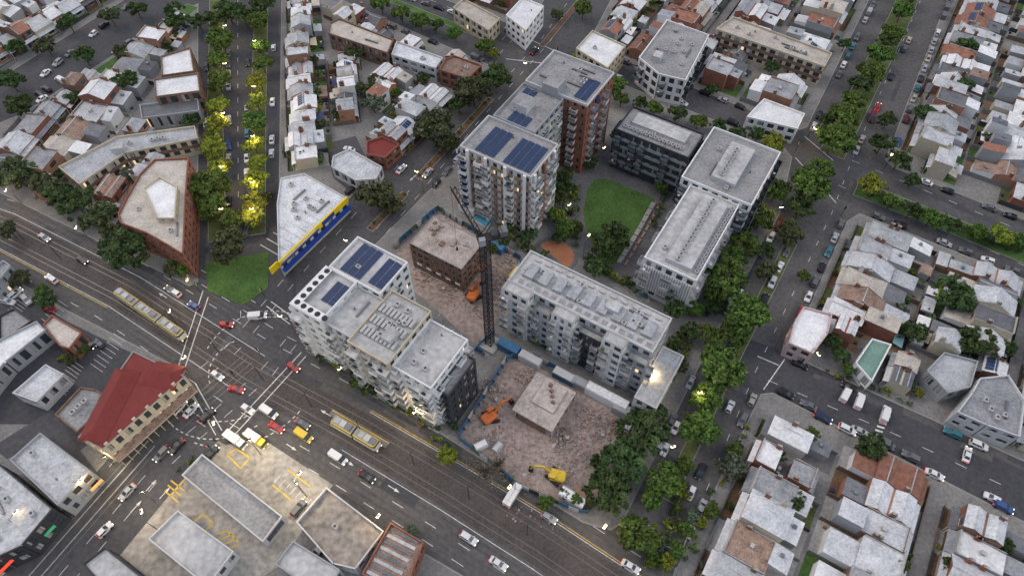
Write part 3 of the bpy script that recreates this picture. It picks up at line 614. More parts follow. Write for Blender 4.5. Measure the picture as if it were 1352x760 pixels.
for t in [(20,228,25,'O'),(58,243,23,'O'),(100,268,25,'D'),(132,286,26,'O'),(168,328,30,'D'),(170,231,15,'P'),(12,303,15,'O'),(28,367,14,'O'),(75,258,18,'D'),(148,308,18,'O'),(40,225,18,'D'),
 (292,52,20,'G'),(288,80,15,'G'),(288,107,18,'G'),(288,137,18,'Y'),(284,165,20,'Y'),(280,195,21,'Y'),(272,242,29,'G'),(290,222,17,'Y'),(276,272,21,'G'),(303,322,29,'O'),(305,290,18,'G'),(283,25,17,'D'),(262,30,14,'D'),
 (340,28,18,'G'),(345,62,14,'G'),(346,84,14,'G'),(338,110,16,'Y'),(339,135,15,'Y'),(337,160,18,'G'),(335,190,18,'Y'),(337,240,20,'Y'),(339,215,16,'Y'),(337,268,18,'Y'),(333,287,18,'Y'),(352,262,10,'O'),(300,12,20,'D'),(348,5,17,'D'),(322,22,14,'D'),(245,355,10,'G'),(225,358,12,'O'),
 (497,258,28,'O'),(516,272,16,'O'),(572,165,28,'O'),(590,188,18,'O'),(625,118,26,'O'),(655,98,20,'D'),(606,138,15,'D'),(640,62,13,'G'),(652,72,9,'Y'),(560,150,13,'D'),(555,28,14,'G'),(530,18,13,'G'),(503,5,14,'G'),(600,45,11,'G'),(575,34,11,'D'),(505,262,13,'D'),(467,72,13,'D'),(492,135,17,'P'),(500,112,13,'D'),(480,118,13,'O'),
 (740,262,13,'D'),(745,300,16,'G'),(700,310,12,'D'),(787,355,16,'D'),(808,310,25,'D'),(800,330,17,'D'),(745,235,13,'D'),(735,285,14,'G'),(722,272,11,'G'),(752,275,11,'P'),(676,302,10,'D'),(665,318,10,'D'),(690,322,10,'O'),(650,330,9,'G'),(768,200,11,'O'),(780,215,10,'D'),(738,316,10,'D'),(760,300,10,'D'),(890,235,10,'G'),(873,248,9,'G'),(893,405,18,'D'),(905,382,14,'D'),(912,440,14,'D'),(900,480,14,'O'),(897,345,9,'G'),(735,250,12,'D'),(752,250,9,'D'),(870,420,10,'G'),(918,410,12,'G'),(890,455,11,'D'),(880,500,12,'G'),
 (812,112,18,'G'),(820,132,11,'G'),(845,137,12,'D'),(866,143,12,'G'),(893,150,13,'D'),(922,160,13,'G'),(948,166,12,'D'),(972,180,13,'D'),(1022,190,18,'Y'),(1000,178,11,'D'),(755,82,13,'Y'),(770,95,11,'G'),
 (1070,246,30,'G'),(1025,252,19,'G'),(1005,288,21,'G'),(987,322,22,'G'),(958,370,31,'G'),(985,415,33,'G'),(955,485,36,'G'),(930,528,24,'G'),(922,566,27,'G'),(878,633,27,'G'),(850,573,33,'D'),(826,610,32,'D'),(806,650,31,'D'),(840,706,30,'G'),(1042,306,18,'O'),(1013,358,17,'O'),(1055,275,20,'D'),(970,340,18,'G'),(903,615,13,'G'),(790,610,12,'D'),(1010,330,14,'D'),(970,440,20,'G'),(868,545,12,'D'),(1085,225,18,'G'),(945,400,16,'D'),(940,445,16,'G'),(860,660,18,'G'),
 (905,700,12,'G'),(893,725,14,'G'),(915,680,11,'P'),(940,675,11,'G'),(880,742,13,'Y'),(862,735,12,'G'),(925,690,10,'Y'),
 (1104,180,29,'G'),(1117,152,22,'G'),(1128,130,18,'G'),(1148,96,19,'G'),(1162,72,18,'G'),(1178,44,17,'G'),(1192,14,17,'G'),(1135,112,15,'D'),(1090,160,12,'D'),(1170,55,14,'D'),(1200,-8,15,'G'),(1152,244,19,'Y'),(1165,190,18,'D'),(1187,212,16,'D'),(1172,160,13,'D'),(1205,240,11,'D'),(1263,386,28,'D'),(1288,452,28,'D'),(1268,112,14,'D'),(1325,310,21,'Y'),
 (1175,268,12,'G'),(1203,278,14,'D'),(1230,288,15,'G'),(1258,300,14,'D'),(1290,308,13,'G'),(1345,320,13,'G'),(1140,595,11,'D'),(1152,592,19,'D'),(965,615,21,'P'),(968,598,13,'G'),(1052,662,14,'D'),(1025,600,13,'D'),(1070,575,12,'G'),(1108,470,13,'D'),(1100,452,12,'D'),(1118,488,10,'G'),(1200,508,11,'D'),(1212,520,8,'Y'),(1330,460,12,'D'),(1320,480,9,'Y'),(1135,420,15,'O'),(1205,440,17,'D'),(1060,365,10,'G'),(1275,60,16,'D'),(1220,150,15,'D'),(1335,400,13,'D'),(1115,60,9,'D'),(1020,90,10,'D'),(1010,110,9,'Y'),(940,120,9,'D'),
 (640,622,27,'B'),(658,612,17,'B'),(592,601,17,'Y'),(485,515,12,'D'),(520,527,12,'D'),(470,505,9,'G'),(720,665,13,'G'),(745,652,9,'O'),(760,660,10,'G'),(600,562,7,'D'),
 (12,105,18,'D'),(28,138,17,'D'),(60,60,14,'O'),(90,30,14,'D'),(110,72,15,'D'),(160,70,14,'O'),(200,48,14,'D'),(232,30,16,'D'),(145,20,15,'O'),(180,12,13,'D'),(170,105,14,'D'),(132,120,14,'O'),(150,115,12,'D'),(20,62,14,'D'),(95,130,12,'D'),(205,200,10,'D'),(250,160,12,'D'),(215,60,12,'O'),(62,395,14,'D'),(95,475,9,'O'),(110,462,8,'G'),(55,385,10,'G'),
 (230,14,14,'D'),(1185,740,16,'D'),(1255,745,14,'O'),(1325,720,13,'D'),(770,12,14,'G'),(735,20,9,'O'),(790,150,10,'D'),(815,180,9,'D'),(400,205,10,'D'),(425,165,9,'O'),(560,105,9,'D'),(450,150,11,'D'),(160,755,12,'D'),(545,700,9,'P')]: tree(*t)
for p,r_ in YT:
    s=r_/5*1.1; put('garden_shrub',R.choice(SH),(p[0],p[1],.12),R.uniform(0,6.28),(s,s,s*R.uniform(.8,1.3)))
def hedge(px0,px1,n,r0=1.,r1=1.8,sp=.8):
    a,b=g(*px0),g(*px1)
    for i in range(n):
        k=(i+.5)/n; s=R.uniform(r0,r1)/5; put('shrub',R.choice(SH),(a[0]+(b[0]-a[0])*k+R.uniform(-sp,sp),a[1]+(b[1]-a[1])*k+R.uniform(-sp,sp),.12),R.uniform(0,6.28),(s,s,s))
for a in(((488,304),(535,255),10,.5,.9,.4),((552,236),(648,130),16,.5,.9,.4),((410,462),(470,498),10),((500,520),(572,560),9),((655,300),(720,345),14,1,2),((755,245),(762,330),14,1,2,1.5),((770,340),(850,392),12,1,2),((735,250),(770,210),12,1,2,1.5),((880,255),(862,300),8,.8,1.2),((1140,252),(1350,335),34,.9,1.6,1.2),((905,640),(860,750),26,.9,1.9,1.5),((670,430),(760,480),10,.7,1.2),((860,520),(900,440),12,1,1.8),((245,365),(225,350),6),((80,480),(110,455),8,.6,1.),((235,625),(262,600),6,.5,.8),((560,560),(600,600),8,.6,1.2,1.5),((905,470),(1000,290),22,.7,1.4,1.2),((985,560),(900,740),16,.7,1.4,1.),((855,545),(915,430),14,.7,1.5,1.5),((1090,490),(1200,532),12,.6,1.1,.8)): hedge(*a)
# ---------------------------------------------------------------- courtyard
slab('courtyard_paving',[(748,330),(742,240),(790,205),(905,258),(880,300),(835,370),(800,360)],.15,pave2)
slab('lawn',[(776,250),(785,238),(800,236),(862,262),(864,272),(838,310),(822,340),(808,350),(792,338),(776,312),(770,280)],.2,grass,k=conc)
mb=MB(); c=g(732,338); fr=(c[0],c[1],AA)
pts=[(c[0]+7*cos(t/14*2*pi),c[1]+7*sin(t/14*2*pi)) for t in range(14)]; mb.prism(pts,.1,.17,conc,pave2); pts2=[(c[0]+5.6*cos(-.9+t/12*3.3),c[1]+5.6*sin(-.9+t/12*3.3)) for t in range(13)]; mb.prism(pts2,.12,.19,conc,M('orange_brick_paving',(.36,.15,.08),.9,.2)); mb.obj('brick_plaza')
pool=M('pool_water',(.08,.3,.4),.1,.15,.6,spec=.6)
for px in([(622,290),(636,281),(656,292),(643,303)],[(822,378),(830,374),(860,390),(856,400)]):
    mb=MB(); p=ccw(gp(px)); mb.prism(p,.1,.3,conc,conc); mb.prism(inset(p,.5),.2,.32,pool,pool); mb.obj('swimming_pool')
mb=MB(); P=PL(gp([(868,268),(848,305),(822,348)])); 
for i in range(9):
    q,d=P.at(i*P.L/9+1); fr=(q[0],q[1],atan2(d[1],d[0])); mb.box(fr,0,2.6,-1.6,-.3,.13,.8,conc); mb.box(fr,.2,2.4,.6,1.2,.13,.6,tan_)
mb.obj('planter_wall')
# ---------------------------------------------------------------- demolition sites
slab('demolition_site_ground',[(524,330),(580,282),(690,348),(668,385),(650,440),(628,455),(560,395),(530,372)],.16,dirt)
slab('demolition_site_ground',[(608,575),(672,476),(700,480),(842,548),(826,560),(806,640),(770,676),(740,660),(690,640)],.17,dirt)
brkr=M('brick_rubble',(.3,.19,.15),.95,.3,1.); cr=M('concrete_rubble',(.4,.37,.34),.95,.25,1.)
def rubble(px,n,sp,h,smax=.32):
    c=g(*px); mb=MB()
    for i in range(n):
        a=R.uniform(0,6.28); q=sp*sqrt(R.random()); z_=max(0,h*(1-q/sp))*R.uniform(.5,1)+.15; s=R.uniform(.08,smax)*(2 if R.random()<.04 else 1); fr=(c[0]+q*cos(a),c[1]+q*sin(a),R.uniform(0,3)); k=R.uniform(.4,1)
        A=[T(fr,x*s,y*s*k,z_-s*.5+R.uniform(-.1,.1)) for x,y in((-1,-1),(1,-1),(1,1),(-1,1))]; B=[T(fr,x*s*.8,y*s*k*.7,z_+s*.4+R.uniform(-.1,.15)*s*3) for x,y in((-1,-1),(1,-1),(1,1),(-1,1))]
        m=R.choice([brkr,cr,dirt,dirt]); mb.loft([A,B],lambda k,i:m,m)
    mb.obj('rubble_pile')
for a in(((650,520),220,5,.9),((640,560),180,5,.5),((690,600),200,8,.2),((760,600),180,6,.4),((785,560),260,5,.9),((700,500),160,4,.5),((745,580),160,3.5,.9),((660,590),120,4,.3),((810,560),100,3,.8),((655,375),180,4,1.),((640,405),160,5,.5),((600,390),120,5,.5),((670,350),120,4,.6),((560,365),100,4,.5),((740,620),120,5,.3),((715,620),150,14,.0),((620,385),120,12,0)): rubble(*a)
O=(0.,70.); mb=MB(); fr=(O[0],O[1],AA); slabm=M('floor_slab',(.42,.37,.34),.9,.3,.25)
for u in(.3,4,8,11.4):
    for v in(-.6,-4,-7.5,-10.7): mb.box(fr,u,u+.5,v-.3,v,.13,3.9,cr)
mb.box(fr,0,12,-11,0,3.9,4.4,cr,slabm); mb.box(fr,4,11,-9,-3,4.4,5.0,cr,slabm); mb.box(fr,1,10,-.9,-.4,.13,3.9,brk2); mb.box(fr,11.2,11.6,-9,-2,.13,3.9,brk2); mb.box(fr,.2,.6,-9,-1.5,.13,3.2,brk2)
for i in range(4): mb.box(fr,6+i*1.2,6.8+i*1.2,-8+i*.9,-7.2+i*.9,5.0,5.5+.1*i,brk2)
for i in range(60):
    u,v=R.uniform(-.5,12.4),R.uniform(-11.4,.4)
    if 1<u<11 and -10<v<-1: continue
    mb.bar(T(fr,u,v,4.2),T(fr,u+R.uniform(-1,1),v+R.uniform(-1,1),4.2+R.uniform(-.8,.9)),.03,dark)
mb.obj('demolished_building_frame')
hb=M('blue_hoarding',(.05,.16,.3),.7,.15); hg=M('green_mesh',(.1,.16,.12),.8,.2); hw=M('white_hoarding',(.5,.5,.5),.7,.1)
def hoard(px,h,ms,nm='hoarding_fence'):
    P=PL(gp(px)); mb=MB(); s=0; i=0
    while s<P.L-.3:
        a,_=P.at(s); b,_=P.at(min(s+2.4,P.L)); fr=(a[0],a[1],atan2(b[1]-a[1],b[0]-a[0])); l=hypot(b[0]-a[0],b[1]-a[1]); mb.box(fr,.02,l-.02,0,.07,.1,h,R.choice(ms)); mb.box(fr,0,.1,-.6,-.01,.1,h*.9,steel); s+=2.4
    mb.obj(nm)
hoard([(605,578),(670,473),(700,470),(845,545)],2.3,[hb,hb,hw,hb]); hoard([(845,548),(828,562),(808,645),(772,680),(690,645),(606,580)],2.1,[hg,dgr,hb,hw]); hoard([(520,328),(578,277),(690,345),(665,382)],2.2,[hb,hw,hg]); hoard([(653,440),(628,462),(640,470)],2.2,[hb])
def crate(px,l,w,h,m,nm='shipping_container',ang=None,mt=None):
    c=g(*px); mb=MB(); fr=(0,0,0)
    mb.box(fr,-l/2,l/2,-w/2,w/2,.1,h,m,mt)
    for i in range(int(l/.5)): 
        for s in(-1,1): mb.box(fr,-l/2+.15+i*.5,-l/2+.35+i*.5,s*w/2 if s>0 else -w/2-.05,w/2+.05 if s>0 else -w/2,.2,h-.1,m)
    for s in(-1,1): mb.box(fr,-l/2+.1,l/2-.1,s*(w/2-.12)-.06,s*(w/2-.12)+.06,h,h+.05,steel)
    mb.obj(nm,(c[0],c[1],.13),AA-pi/2 if ang is None else ang)
crate((800,528),11,2.6,3,wht,'white_site_shed',mt=RO[3]); crate((826,548),7,2.5,2.8,gry); crate((745,500),6,2.4,2.5,hb,mt=lgr); crate((700,478),6,2.4,2.6,lgr,'site_office'); crate((770,512),6,2.4,2.6,gry)
crate((672,462),6,2.4,2.6,hb); crate((618,280),5,2.4,2.6,wht,'site_office'); crate((635,590),3,1.8,1.6,wht,'skip_bin',.5); crate((657,592),2.4,1.6,1.4,lgr,'skip_bin',.9); crate((755,660),6,2.4,2.6,wht,'site_office'); crate((655,330),5,2.2,2.5,hb); crate((770,655),4,2,1.6,tan_,'skip_bin'); crate((680,365),4,2,2,yel,'skip_bin',1.)
# tower crane (luffing)
def crane():
    c=g(647,455); mb=MB(); k=.85; h=44; cm=M('crane_black',(.03,.03,.035),.6,.1); n=22; dz=h/n
    mb.box((c[0],c[1],AA),-2.4,2.4,-2.4,2.4,.13,1.0,conc)
    cor=[T((c[0],c[1],AA),x*k,y*k) for x,y in((-1,-1),(1,-1),(1,1),(-1,1))]
    for i in range(4):
        mb.bar((*cor[i],.5),(*cor[i],h),.1,cm); j=(i+1)%4
        for q in range(n):
            z0,z1=1+q*dz*.98,1+(q+1)*dz*.98; mb.bar((*cor[i],z0),(*cor[j],z0),.055,cm)
            mb.bar((*cor[i],z0),(*cor[j],z1),.05,cm); mb.bar((*cor[j],z0),(*cor[i],z1),.05,cm)
    fa=radians(195); fr=(c[0],c[1],fa)
    mb.box(fr,-5,1.6,-1.1,1.1,h,h+.4,cm); mb.box(fr,-4.9,-3.2,-1,1,h+.4,h+1.9,steel); mb.box(fr,-2.8,-1.4,-.8,.8,h+.4,h+1.4,dgr)
    mb.box(fr,.2,1.5,1.2,2.2,h+.2,h+2.1,gry,gry); mb.box(fr,1.505,1.54,1.3,2.1,h+.9,h+1.9,glass)
    for s in(-1,1): mb.bar(T(fr,.8,s*.8,h+.4),T(fr,-2.,s*.3,h+5.5),.08,cm); mb.bar(T(fr,-4.5,s*.8,h+.4),T(fr,-2.,s*.3,h+5.5),.06,cm)
    red=M('crane_jib_dark',(.06,.035,.035),.6,.1); Lj=17; el=radians(73); nj=12
    def J(t,a,b): return T(fr,1.+Lj*t*cos(el)-b*sin(el),a,h+.6+Lj*t*sin(el)+b*cos(el))
    for q in range(nj):
        t0,t1=q/nj,(q+1)/nj; e=.45
        for a,b in((-e,0),(e,0),(0,.8)): mb.bar(J(t0,a,b),J(t1,a,b),.065,red)
        mb.bar(J(t0,-e,0),J(t1,e,0),.035,cm); mb.bar(J(t0,-e,0),J(t1,0,.8),.035,cm); mb.bar(J(t0,e,0),J(t1,0,.8),.035,cm)
    mb.bar(T(fr,-2.,0,h+5.5),J(1,0,.8),.03,cm); tip=J(1,0,0); mb.bar(tip,(tip[0],tip[1],tip[2]-18),.025,cm); mb.bar((tip[0],tip[1],tip[2]-18),(tip[0],tip[1],tip[2]-18.8),.2,dark)
    mb.obj('tower_crane')
crane()
def excavator(px,ang,m,reach=1.):
    mb=MB(); fr=(0,0,0); blk=dark
    for s in(-1,1):
        A=[(x,s*1.3-.3,z_) for x,z_ in((-2,.35),(-1.7,0),(1.7,0),(2,.35),(2,.65),(1.7,.95),(-1.7,.95),(-2,.65))]; B=[(p[0],s*1.3+.3,p[2]) for p in A]; mb.loft([A,B],lambda k,i:blk,blk); mb.face(A[::-1],blk)
    fr=(0,0,.5); mb.box(fr,-1,1,-1,1,.5,1.1,blk)
    ring=lambda z_,i:[T(fr,x,y,z_) for x,y in((-2.4+i,-.9),(-1.9+i,-1.35+i),(1.3-i,-1.35+i),(1.3-i,1.35-i),(-1.9+i,1.35-i),(-2.4+i,.9))]
    mb.loft([ring(1.1,0),ring(1.9,0),ring(2.15,.2)],lambda k,i:m,m)
    mb.box(fr,-.1,1.45,.4,1.3,2.152,2.9,glass); mb.box(fr,-.15,1.5,.35,1.35,2.9,3.0,m)
    P=[T(fr,1.2,-.2,1.9),T(fr,3.4*reach,-.2,4.4),T(fr,5.6*reach,-.2,3.6),T(fr,6.6*reach,-.2,1.1)]
    mb.bar(P[0],P[1],.24,m); mb.bar(P[1],P[2],.2,m); mb.bar(P[2],P[3],.15,m); mb.bar(T(fr,1.6,-.2,1.6),T(fr,3.*reach,-.2,3.6),.09,steel)
    X=[T(fr,6.6*reach+x,y,z_) for x,y,z_ in((-.5,-.8,1.2),(-.5,.4,1.2),(.4,.4,1.1),(.4,-.8,1.1))]; Y=[T(fr,6.3*reach+x,y,.25) for x,y in((-.4,-.7),(-.4,.3),(.3,.3),(.3,-.7))]; mb.loft([X,Y],lambda k,i:blk,blk)
    c=g(*px); mb.obj('excavator',(c[0],c[1],.17),ang)
org=M('orange_machine',(.6,.16,.04),.5,.2); ylm=M('yellow_machine',(.6,.42,.04),.5,.2)
excavator((648,552),.2,org,1.); excavator((733,630),2.4,ylm,.9); excavator((626,392),.6,org,.7); excavator((634,352),1.4,org,.6)
# ---------------------------------------------------------------- vehicles
tyre=M('tyre',(.015,.015,.016),.9,.1); hl=M('headlight',(1,.92,.75),.3,.05,emit=3); tl=M('tail_light',(.8,.02,.015),.3,.05,emit=2); hl0=M('headlight_off',(.5,.5,.5),.3,.05); tl0=M('tail_light_off',(.25,.02,.015),.3,.05)
CC={n:M('car_paint_'+n,c,.3,.03,spec=.5) for n,c in dict(white=(.66,.66,.66),silver=(.36,.37,.38),grey=(.12,.125,.13),black=(.015,.015,.018),red=(.38,.02,.02),blue=(.03,.08,.25),navy=(.02,.03,.08),teal=(.03,.16,.2),yellow=(.65,.45,.03),maroon=(.14,.02,.02),beige=(.4,.35,.28),green=(.03,.1,.06)).items()}
VM={}
def ring(x0,x1,w,z,c): return [(x0,-w+c,z),(x0+c,-w,z),(x1-c,-w,z),(x1,-w+c,z),(x1,w-c,z),(x1-c,w,z),(x0+c,w,z),(x0,w-c,z)]
def vehicle(kind,col,on=False):
    if (kind,col,on) in VM: return VM[kind,col,on]
    mb=MB(); p=CC[col]
    if kind in('sedan','hatch','suv'):
        l={'sedan':2.3,'hatch':2.0,'suv':2.3}[kind]; w=.9 if kind!='suv' else .94; dz=.22 if kind=='suv' else 0; rx=-l+.1 if kind!='sedan' else -l+.75; h=1.45+dz*1.2
        mb.loft([ring(-l+.08,l-.1,w-.06,.2+dz/2,.2),ring(-l,l,w,.48+dz/2,.3),ring(-l+.04,l-.08,w-.03,.78+dz,.35),ring(-l+.12,l-.3,w-.1,.92+dz,.35)],lambda k,i:p,p)
        A=ring(rx,l-1.15,w-.1,.925+dz,.1); B=ring(rx+(.55 if kind=='sedan' else .3),l-1.95,w-.24,h,.14); mb.loft([A,B],lambda k,i:glass,p)
        C=ring(rx+(.62 if kind=='sedan' else .38),l-2.02,w-.3,h+.03,.16); mb.loft([B,C],lambda k,i:p,p)
        for i in range(8): mb.bar(A[i],B[i],.035,p)
        xm=(rx+l-1.7)/2
        for s in(-1,1): mb.bar((xm,s*(w-.1),.93+dz),(xm,s*(w-.24),h),.04,p); mb.box((0,0,0),l-1.35,l-1.2,s*w-.08,s*w+.08,.95+dz,1.08+dz,p)
        wx=l-.85
    elif kind=='van':
        l,w=2.6,.98; mb.loft([ring(-l,l-.05,w-.05,.25,.15),ring(-l,l,w,.5,.2),ring(-l,l-.1,w,.98,.2)],lambda k,i:p,p)
        A=ring(-l,l-.7,w,.985,.12); B=ring(-l+.05,l-1.5,w-.1,2.05,.15); mb.loft([A,B],lambda k,i:glass if i in(2,3,4) and k==0 else p,p)
        for s in(-1,1): mb.box((0,0,0),l-2.1,l-1.35,s*(w-.03)-.03,s*(w-.03)+.03,1.15,1.75,glass)
        wx=l-.9
    elif kind=='truck':
        l,w=3.3,1.1; fr=(0,0,0); mb.box(fr,-l,l-.2,-.5,.5,.5,.85,dark)
        mb.loft([ring(l-1.9,l,w-.05,.5,.15),ring(l-1.9,l,w,1.4,.15),ring(l-1.85,l-.35,w-.1,2.3,.15)],lambda k,i:glass if k==1 and i in(2,3,4) else p,p)
        mb.loft([ring(-l,l-2.05,w,.9,.05),ring(-l,l-2.05,w,2.8,.05)],lambda k,i:p,CC['white']); mb.box(fr,-l+.1,l-2.2,-.04,.04,2.8,2.84,steel); wx=l-1.1
    for x in(-wx+.05,wx):
        for s in(-1,1): mb.wheel(x,s*(w-.08),.34 if kind!='truck' else .45,.34 if kind!='truck' else .45,.24,tyre)
    fr=(0,0,0); zz=.6 if kind not in('suv',) else .8
    for s in(-1,1): mb.box(fr,l-.14,l+.02,s*(w-.35)-.18,s*(w-.35)+.18,zz,zz+.18,hl if on else hl0); mb.box(fr,-l-.02,-l+.14,s*(w-.33)-.16,s*(w-.33)+.16,zz+.05,zz+.24,tl if on else tl0)
    VM[kind,col,on]=mb.mesh('%s_%s'%(kind,col)); return VM[kind,col,on]
CW=['white']*9+['silver']*6+['grey']*8+['black']*7+['red','blue','navy','teal','maroon','beige']
def car(p,ang,kind=None,col=None,nm='parked_car',z=.04):
    kind=kind or R.choices(['sedan','hatch','suv','van'],[8,8,7,1])[0]; col=col or R.choice(CW); on=nm!='parked_car'
    if nm=='parked_car' and kind in('van','truck'): nm={'van':'delivery_van','truck':'truck'}[kind]
    s=.92 if kind!='truck' else .9
    put(nm,vehicle(kind,col,on),(p[0],p[1],z),ang,(s,s,s))
def park(px0,px1,o=0.,prob=.75,sp=6.,perp=False,z=.04):
    P=PL(offs(gp([px0,px1]),o)); s=R.uniform(2,4)
    while s<P.L-2:
        q,d=P.at(s)
        if R.random()<prob: car(q,atan2(d[1],d[0])+(pi if R.random()<.5 and not perp else 0)+R.uniform(-.03,.03)+(pi/2 if perp else 0),z=z)
        s+=(2.8 if perp else sp)+R.uniform(-.2,.6)
for a in(((303,300),(302,20),0,.4),((326,320),(328,20),0,.5),((363,330),(367,20),1.3,.35),((268,350),(268,20),-1.3,.25),((1118,292),(1040,468),-1.2,.85),((1057,310),(985,462),-1.4,.8),((1004,520),(900,742),-1.2,.8),((930,470),(822,690),1.3,.6),((955,520),(890,660),2.6,.6),((930,500),(872,625),-2.7,.6),((1040,290),(955,440),-1.6,.6),
  ((1066,172),(1155,-10),-1.3,.75),((1182,212),(1262,-10),1.3,.75),((1115,205),(1205,20),-2.6,.5),((1045,472),(1400,632),-1.2,.45),((1022,520),(1400,712),1.3,.5),((1140,284),(1400,388),1.2,.75),((1185,224),(1400,310),-1.2,.7),((760,86),(1030,192),1.2,.5),((800,70),(1050,168),-1.2,.5),((470,22),(640,86),1.2,.5),((490,-20),(680,42),-1.2,.5),
  ((530,287),(655,150),-1.3,.4),((380,335),(640,98),1.4,.3),((680,125),(728,76),-1.3,.5),((0,165),(230,18),-1.2,.6),((-20,160),(200,-20),-1.5,.6),((25,385),(5,410),0,.8,6,True,.15),((100,480),(80,505),0,.7,6,True,.15),((30,150),(100,105),3,.7,6,True,.15),((20,395),(60,440),2,.5,6,False,.15),((70,500),(60,540),3,.5,6,False,.15),((110,475),(150,440),0,.6,6,True,.15),((60,560),(95,520),2,.4,6,False,.15),((75,400),(45,440),0,.6,6,True,.15),((440,225),(470,190),0,.5,6,True,.15)): park(*a)
b_=AA-pi/2
for u,v,k,c,a,*n in[(300,430,'hatch','red',b_+.5),(388,486,'hatch','red',b_),(313,515,'sedan','red',b_+.3),(288,497,'hatch','white',b_),(341,419,'van','white',AA-.9),(238,539,'suv','white',AA),(253,543,'sedan','white',AA),(275,550,'suv','black',AA-.1),(328,541,'hatch','white',b_),(356,545,'van','white',b_),(400,560,'sedan','grey',b_),(402,576,'van','yellow',b_),(447,605,'van','white',b_),(485,630,'sedan','black',b_),(366,565,'sedan','red',b_),(340,582,'truck','yellow',b_),(313,583,'truck','white',b_),(619,711,'suv','white',b_),(658,744,'sedan','white',b_),(257,405,'hatch','blue',b_+pi),(232,388,'suv','white',b_+pi),(226,384,'hatch','grey',b_+pi),(677,655,'truck','white',AA),(430,420,'hatch','grey',AA),(418,405,'suv','white',AA),(530,225,'sedan','white',AA),(565,230,'sedan','silver',AA+pi),(705,70,'suv','black',AA),(1115,522,'van','white',AA-.1),(1133,531,'van','white',AA),(1167,548,'van','white',AA),(1085,553,'suv','navy',b_),(1117,568,'suv','white',b_),(1232,627,'sedan','white',b_),(1275,601,'sedan','white',AA),(1322,670,'suv','blue',b_),(832,748,'sedan','white',b_),(725,684,'hatch','silver',b_),(120,455,'sedan','black',b_),(22,390,'suv','white',AA),(280,600,'sedan','black',AA),(1158,143,'sedan','red',AA),(215,600,'suv','grey',AA+pi),(170,650,'sedan','silver',AA+pi),(235,590,'sedan','black',AA+pi),(140,700,'hatch','white',AA),(330,660,'suv','white',b_),(300,745,'hatch','grey',AA),(415,735,'suv','silver',AA),(395,672,'suv','grey',AA),(60,315,'sedan','silver',b_),(110,345,'hatch','black',b_),(70,370,'suv','white',b_+pi),(830,560,'van','white',AA)]:
    car(g(u,v),a,k,c,'truck' if k=='truck' else('delivery_van' if k=='van' else 'car'),.05)
def tram(px0,px1,nm,segs,body,stripe):
    a,b=g(*px0),g(*px1); L=hypot(b[0]-a[0],b[1]-a[1]); mb=MB(); w=1.3; sl=L/segs
    for i in range(segs):
        x0,x1=i*sl+.25,(i+1)*sl-.25; e0=.9 if i==0 else .1; e1=.9 if i==segs-1 else .1
        q=lambda z_,ww,k:[(x0+(k if i==0 else 0),-ww+e0*.4,z_),(x0+e0,-ww,z_),(x1-e1,-ww,z_),(x1-(k if i==segs-1 else 0),-ww+e1*.4,z_),(x1-(k if i==segs-1 else 0),ww-e1*.4,z_),(x1-e1,ww,z_),(x0+e0,ww,z_),(x0+(k if i==0 else 0),ww-e0*.4,z_)]
        mb.loft([q(.25,w-.05,.1),q(.9,w,0),q(1.3,w,0),q(1.31,w-.01,0),q(2.5,w-.04,.3),q(3.0,w-.1,.45),q(3.25,w-.35,.6)],lambda k,i_:[dark,stripe,body,body,glass,stripe,body][k],M('tram_roof',(.3,.3,.3),.7,.2,1))
        n=max(2,int((x1-x0)/2))
        for j in range(n+1):
            x=x0+.6+(x1-x0-1.2)*j/n
            for s in(-1,1): mb.box((0,0,0),x-.12,x+.12,s*(w-.01)-.03,s*(w-.01)+.03,1.3,2.5,body)
        for j in range(3): 
            x=x0+1.2+j*(x1-x0-2.4)/2.6; mb.box((0,0,0),x,x+1.5,-.75,.75,3.25,3.6,[acm,lgr,steel][j%3])
        for x in(x0+1.6,x1-1.6): mb.box((0,0,0),x-.8,x+.8,-1.1,1.1,.05,.5,dark)
        if i<segs-1: mb.box((0,0,0),x1,x1+.5,-1.1,1.1,.4,3.05,dark)
    mb.bar((L*.5,0,3.5),(L*.55,0,5.),.05,dark); mb.bar((L*.55,-.8,5.),(L*.55,.8,5.),.04,dark)
    for s in(-1,1): mb.box((0,0,0),L-.3,L-.2,s*.8-.15,s*.8+.15,.8,1.,hl); mb.box((0,0,0),.2,.3,s*.8-.15,s*.8+.15,.8,1.,tl)
    mb.obj(nm,(a[0],a[1],.05),atan2(b[1]-a[1],b[0]-a[0]))
tb=M('tram_white',(.6,.6,.58),.4,.05); ty=M('tram_yellow',(.66,.48,.05),.4,.05); tram((158,389),(247,450),'tram',3,tb,ty); tram((440,557),(503,594),'tram',2,tb,ty)
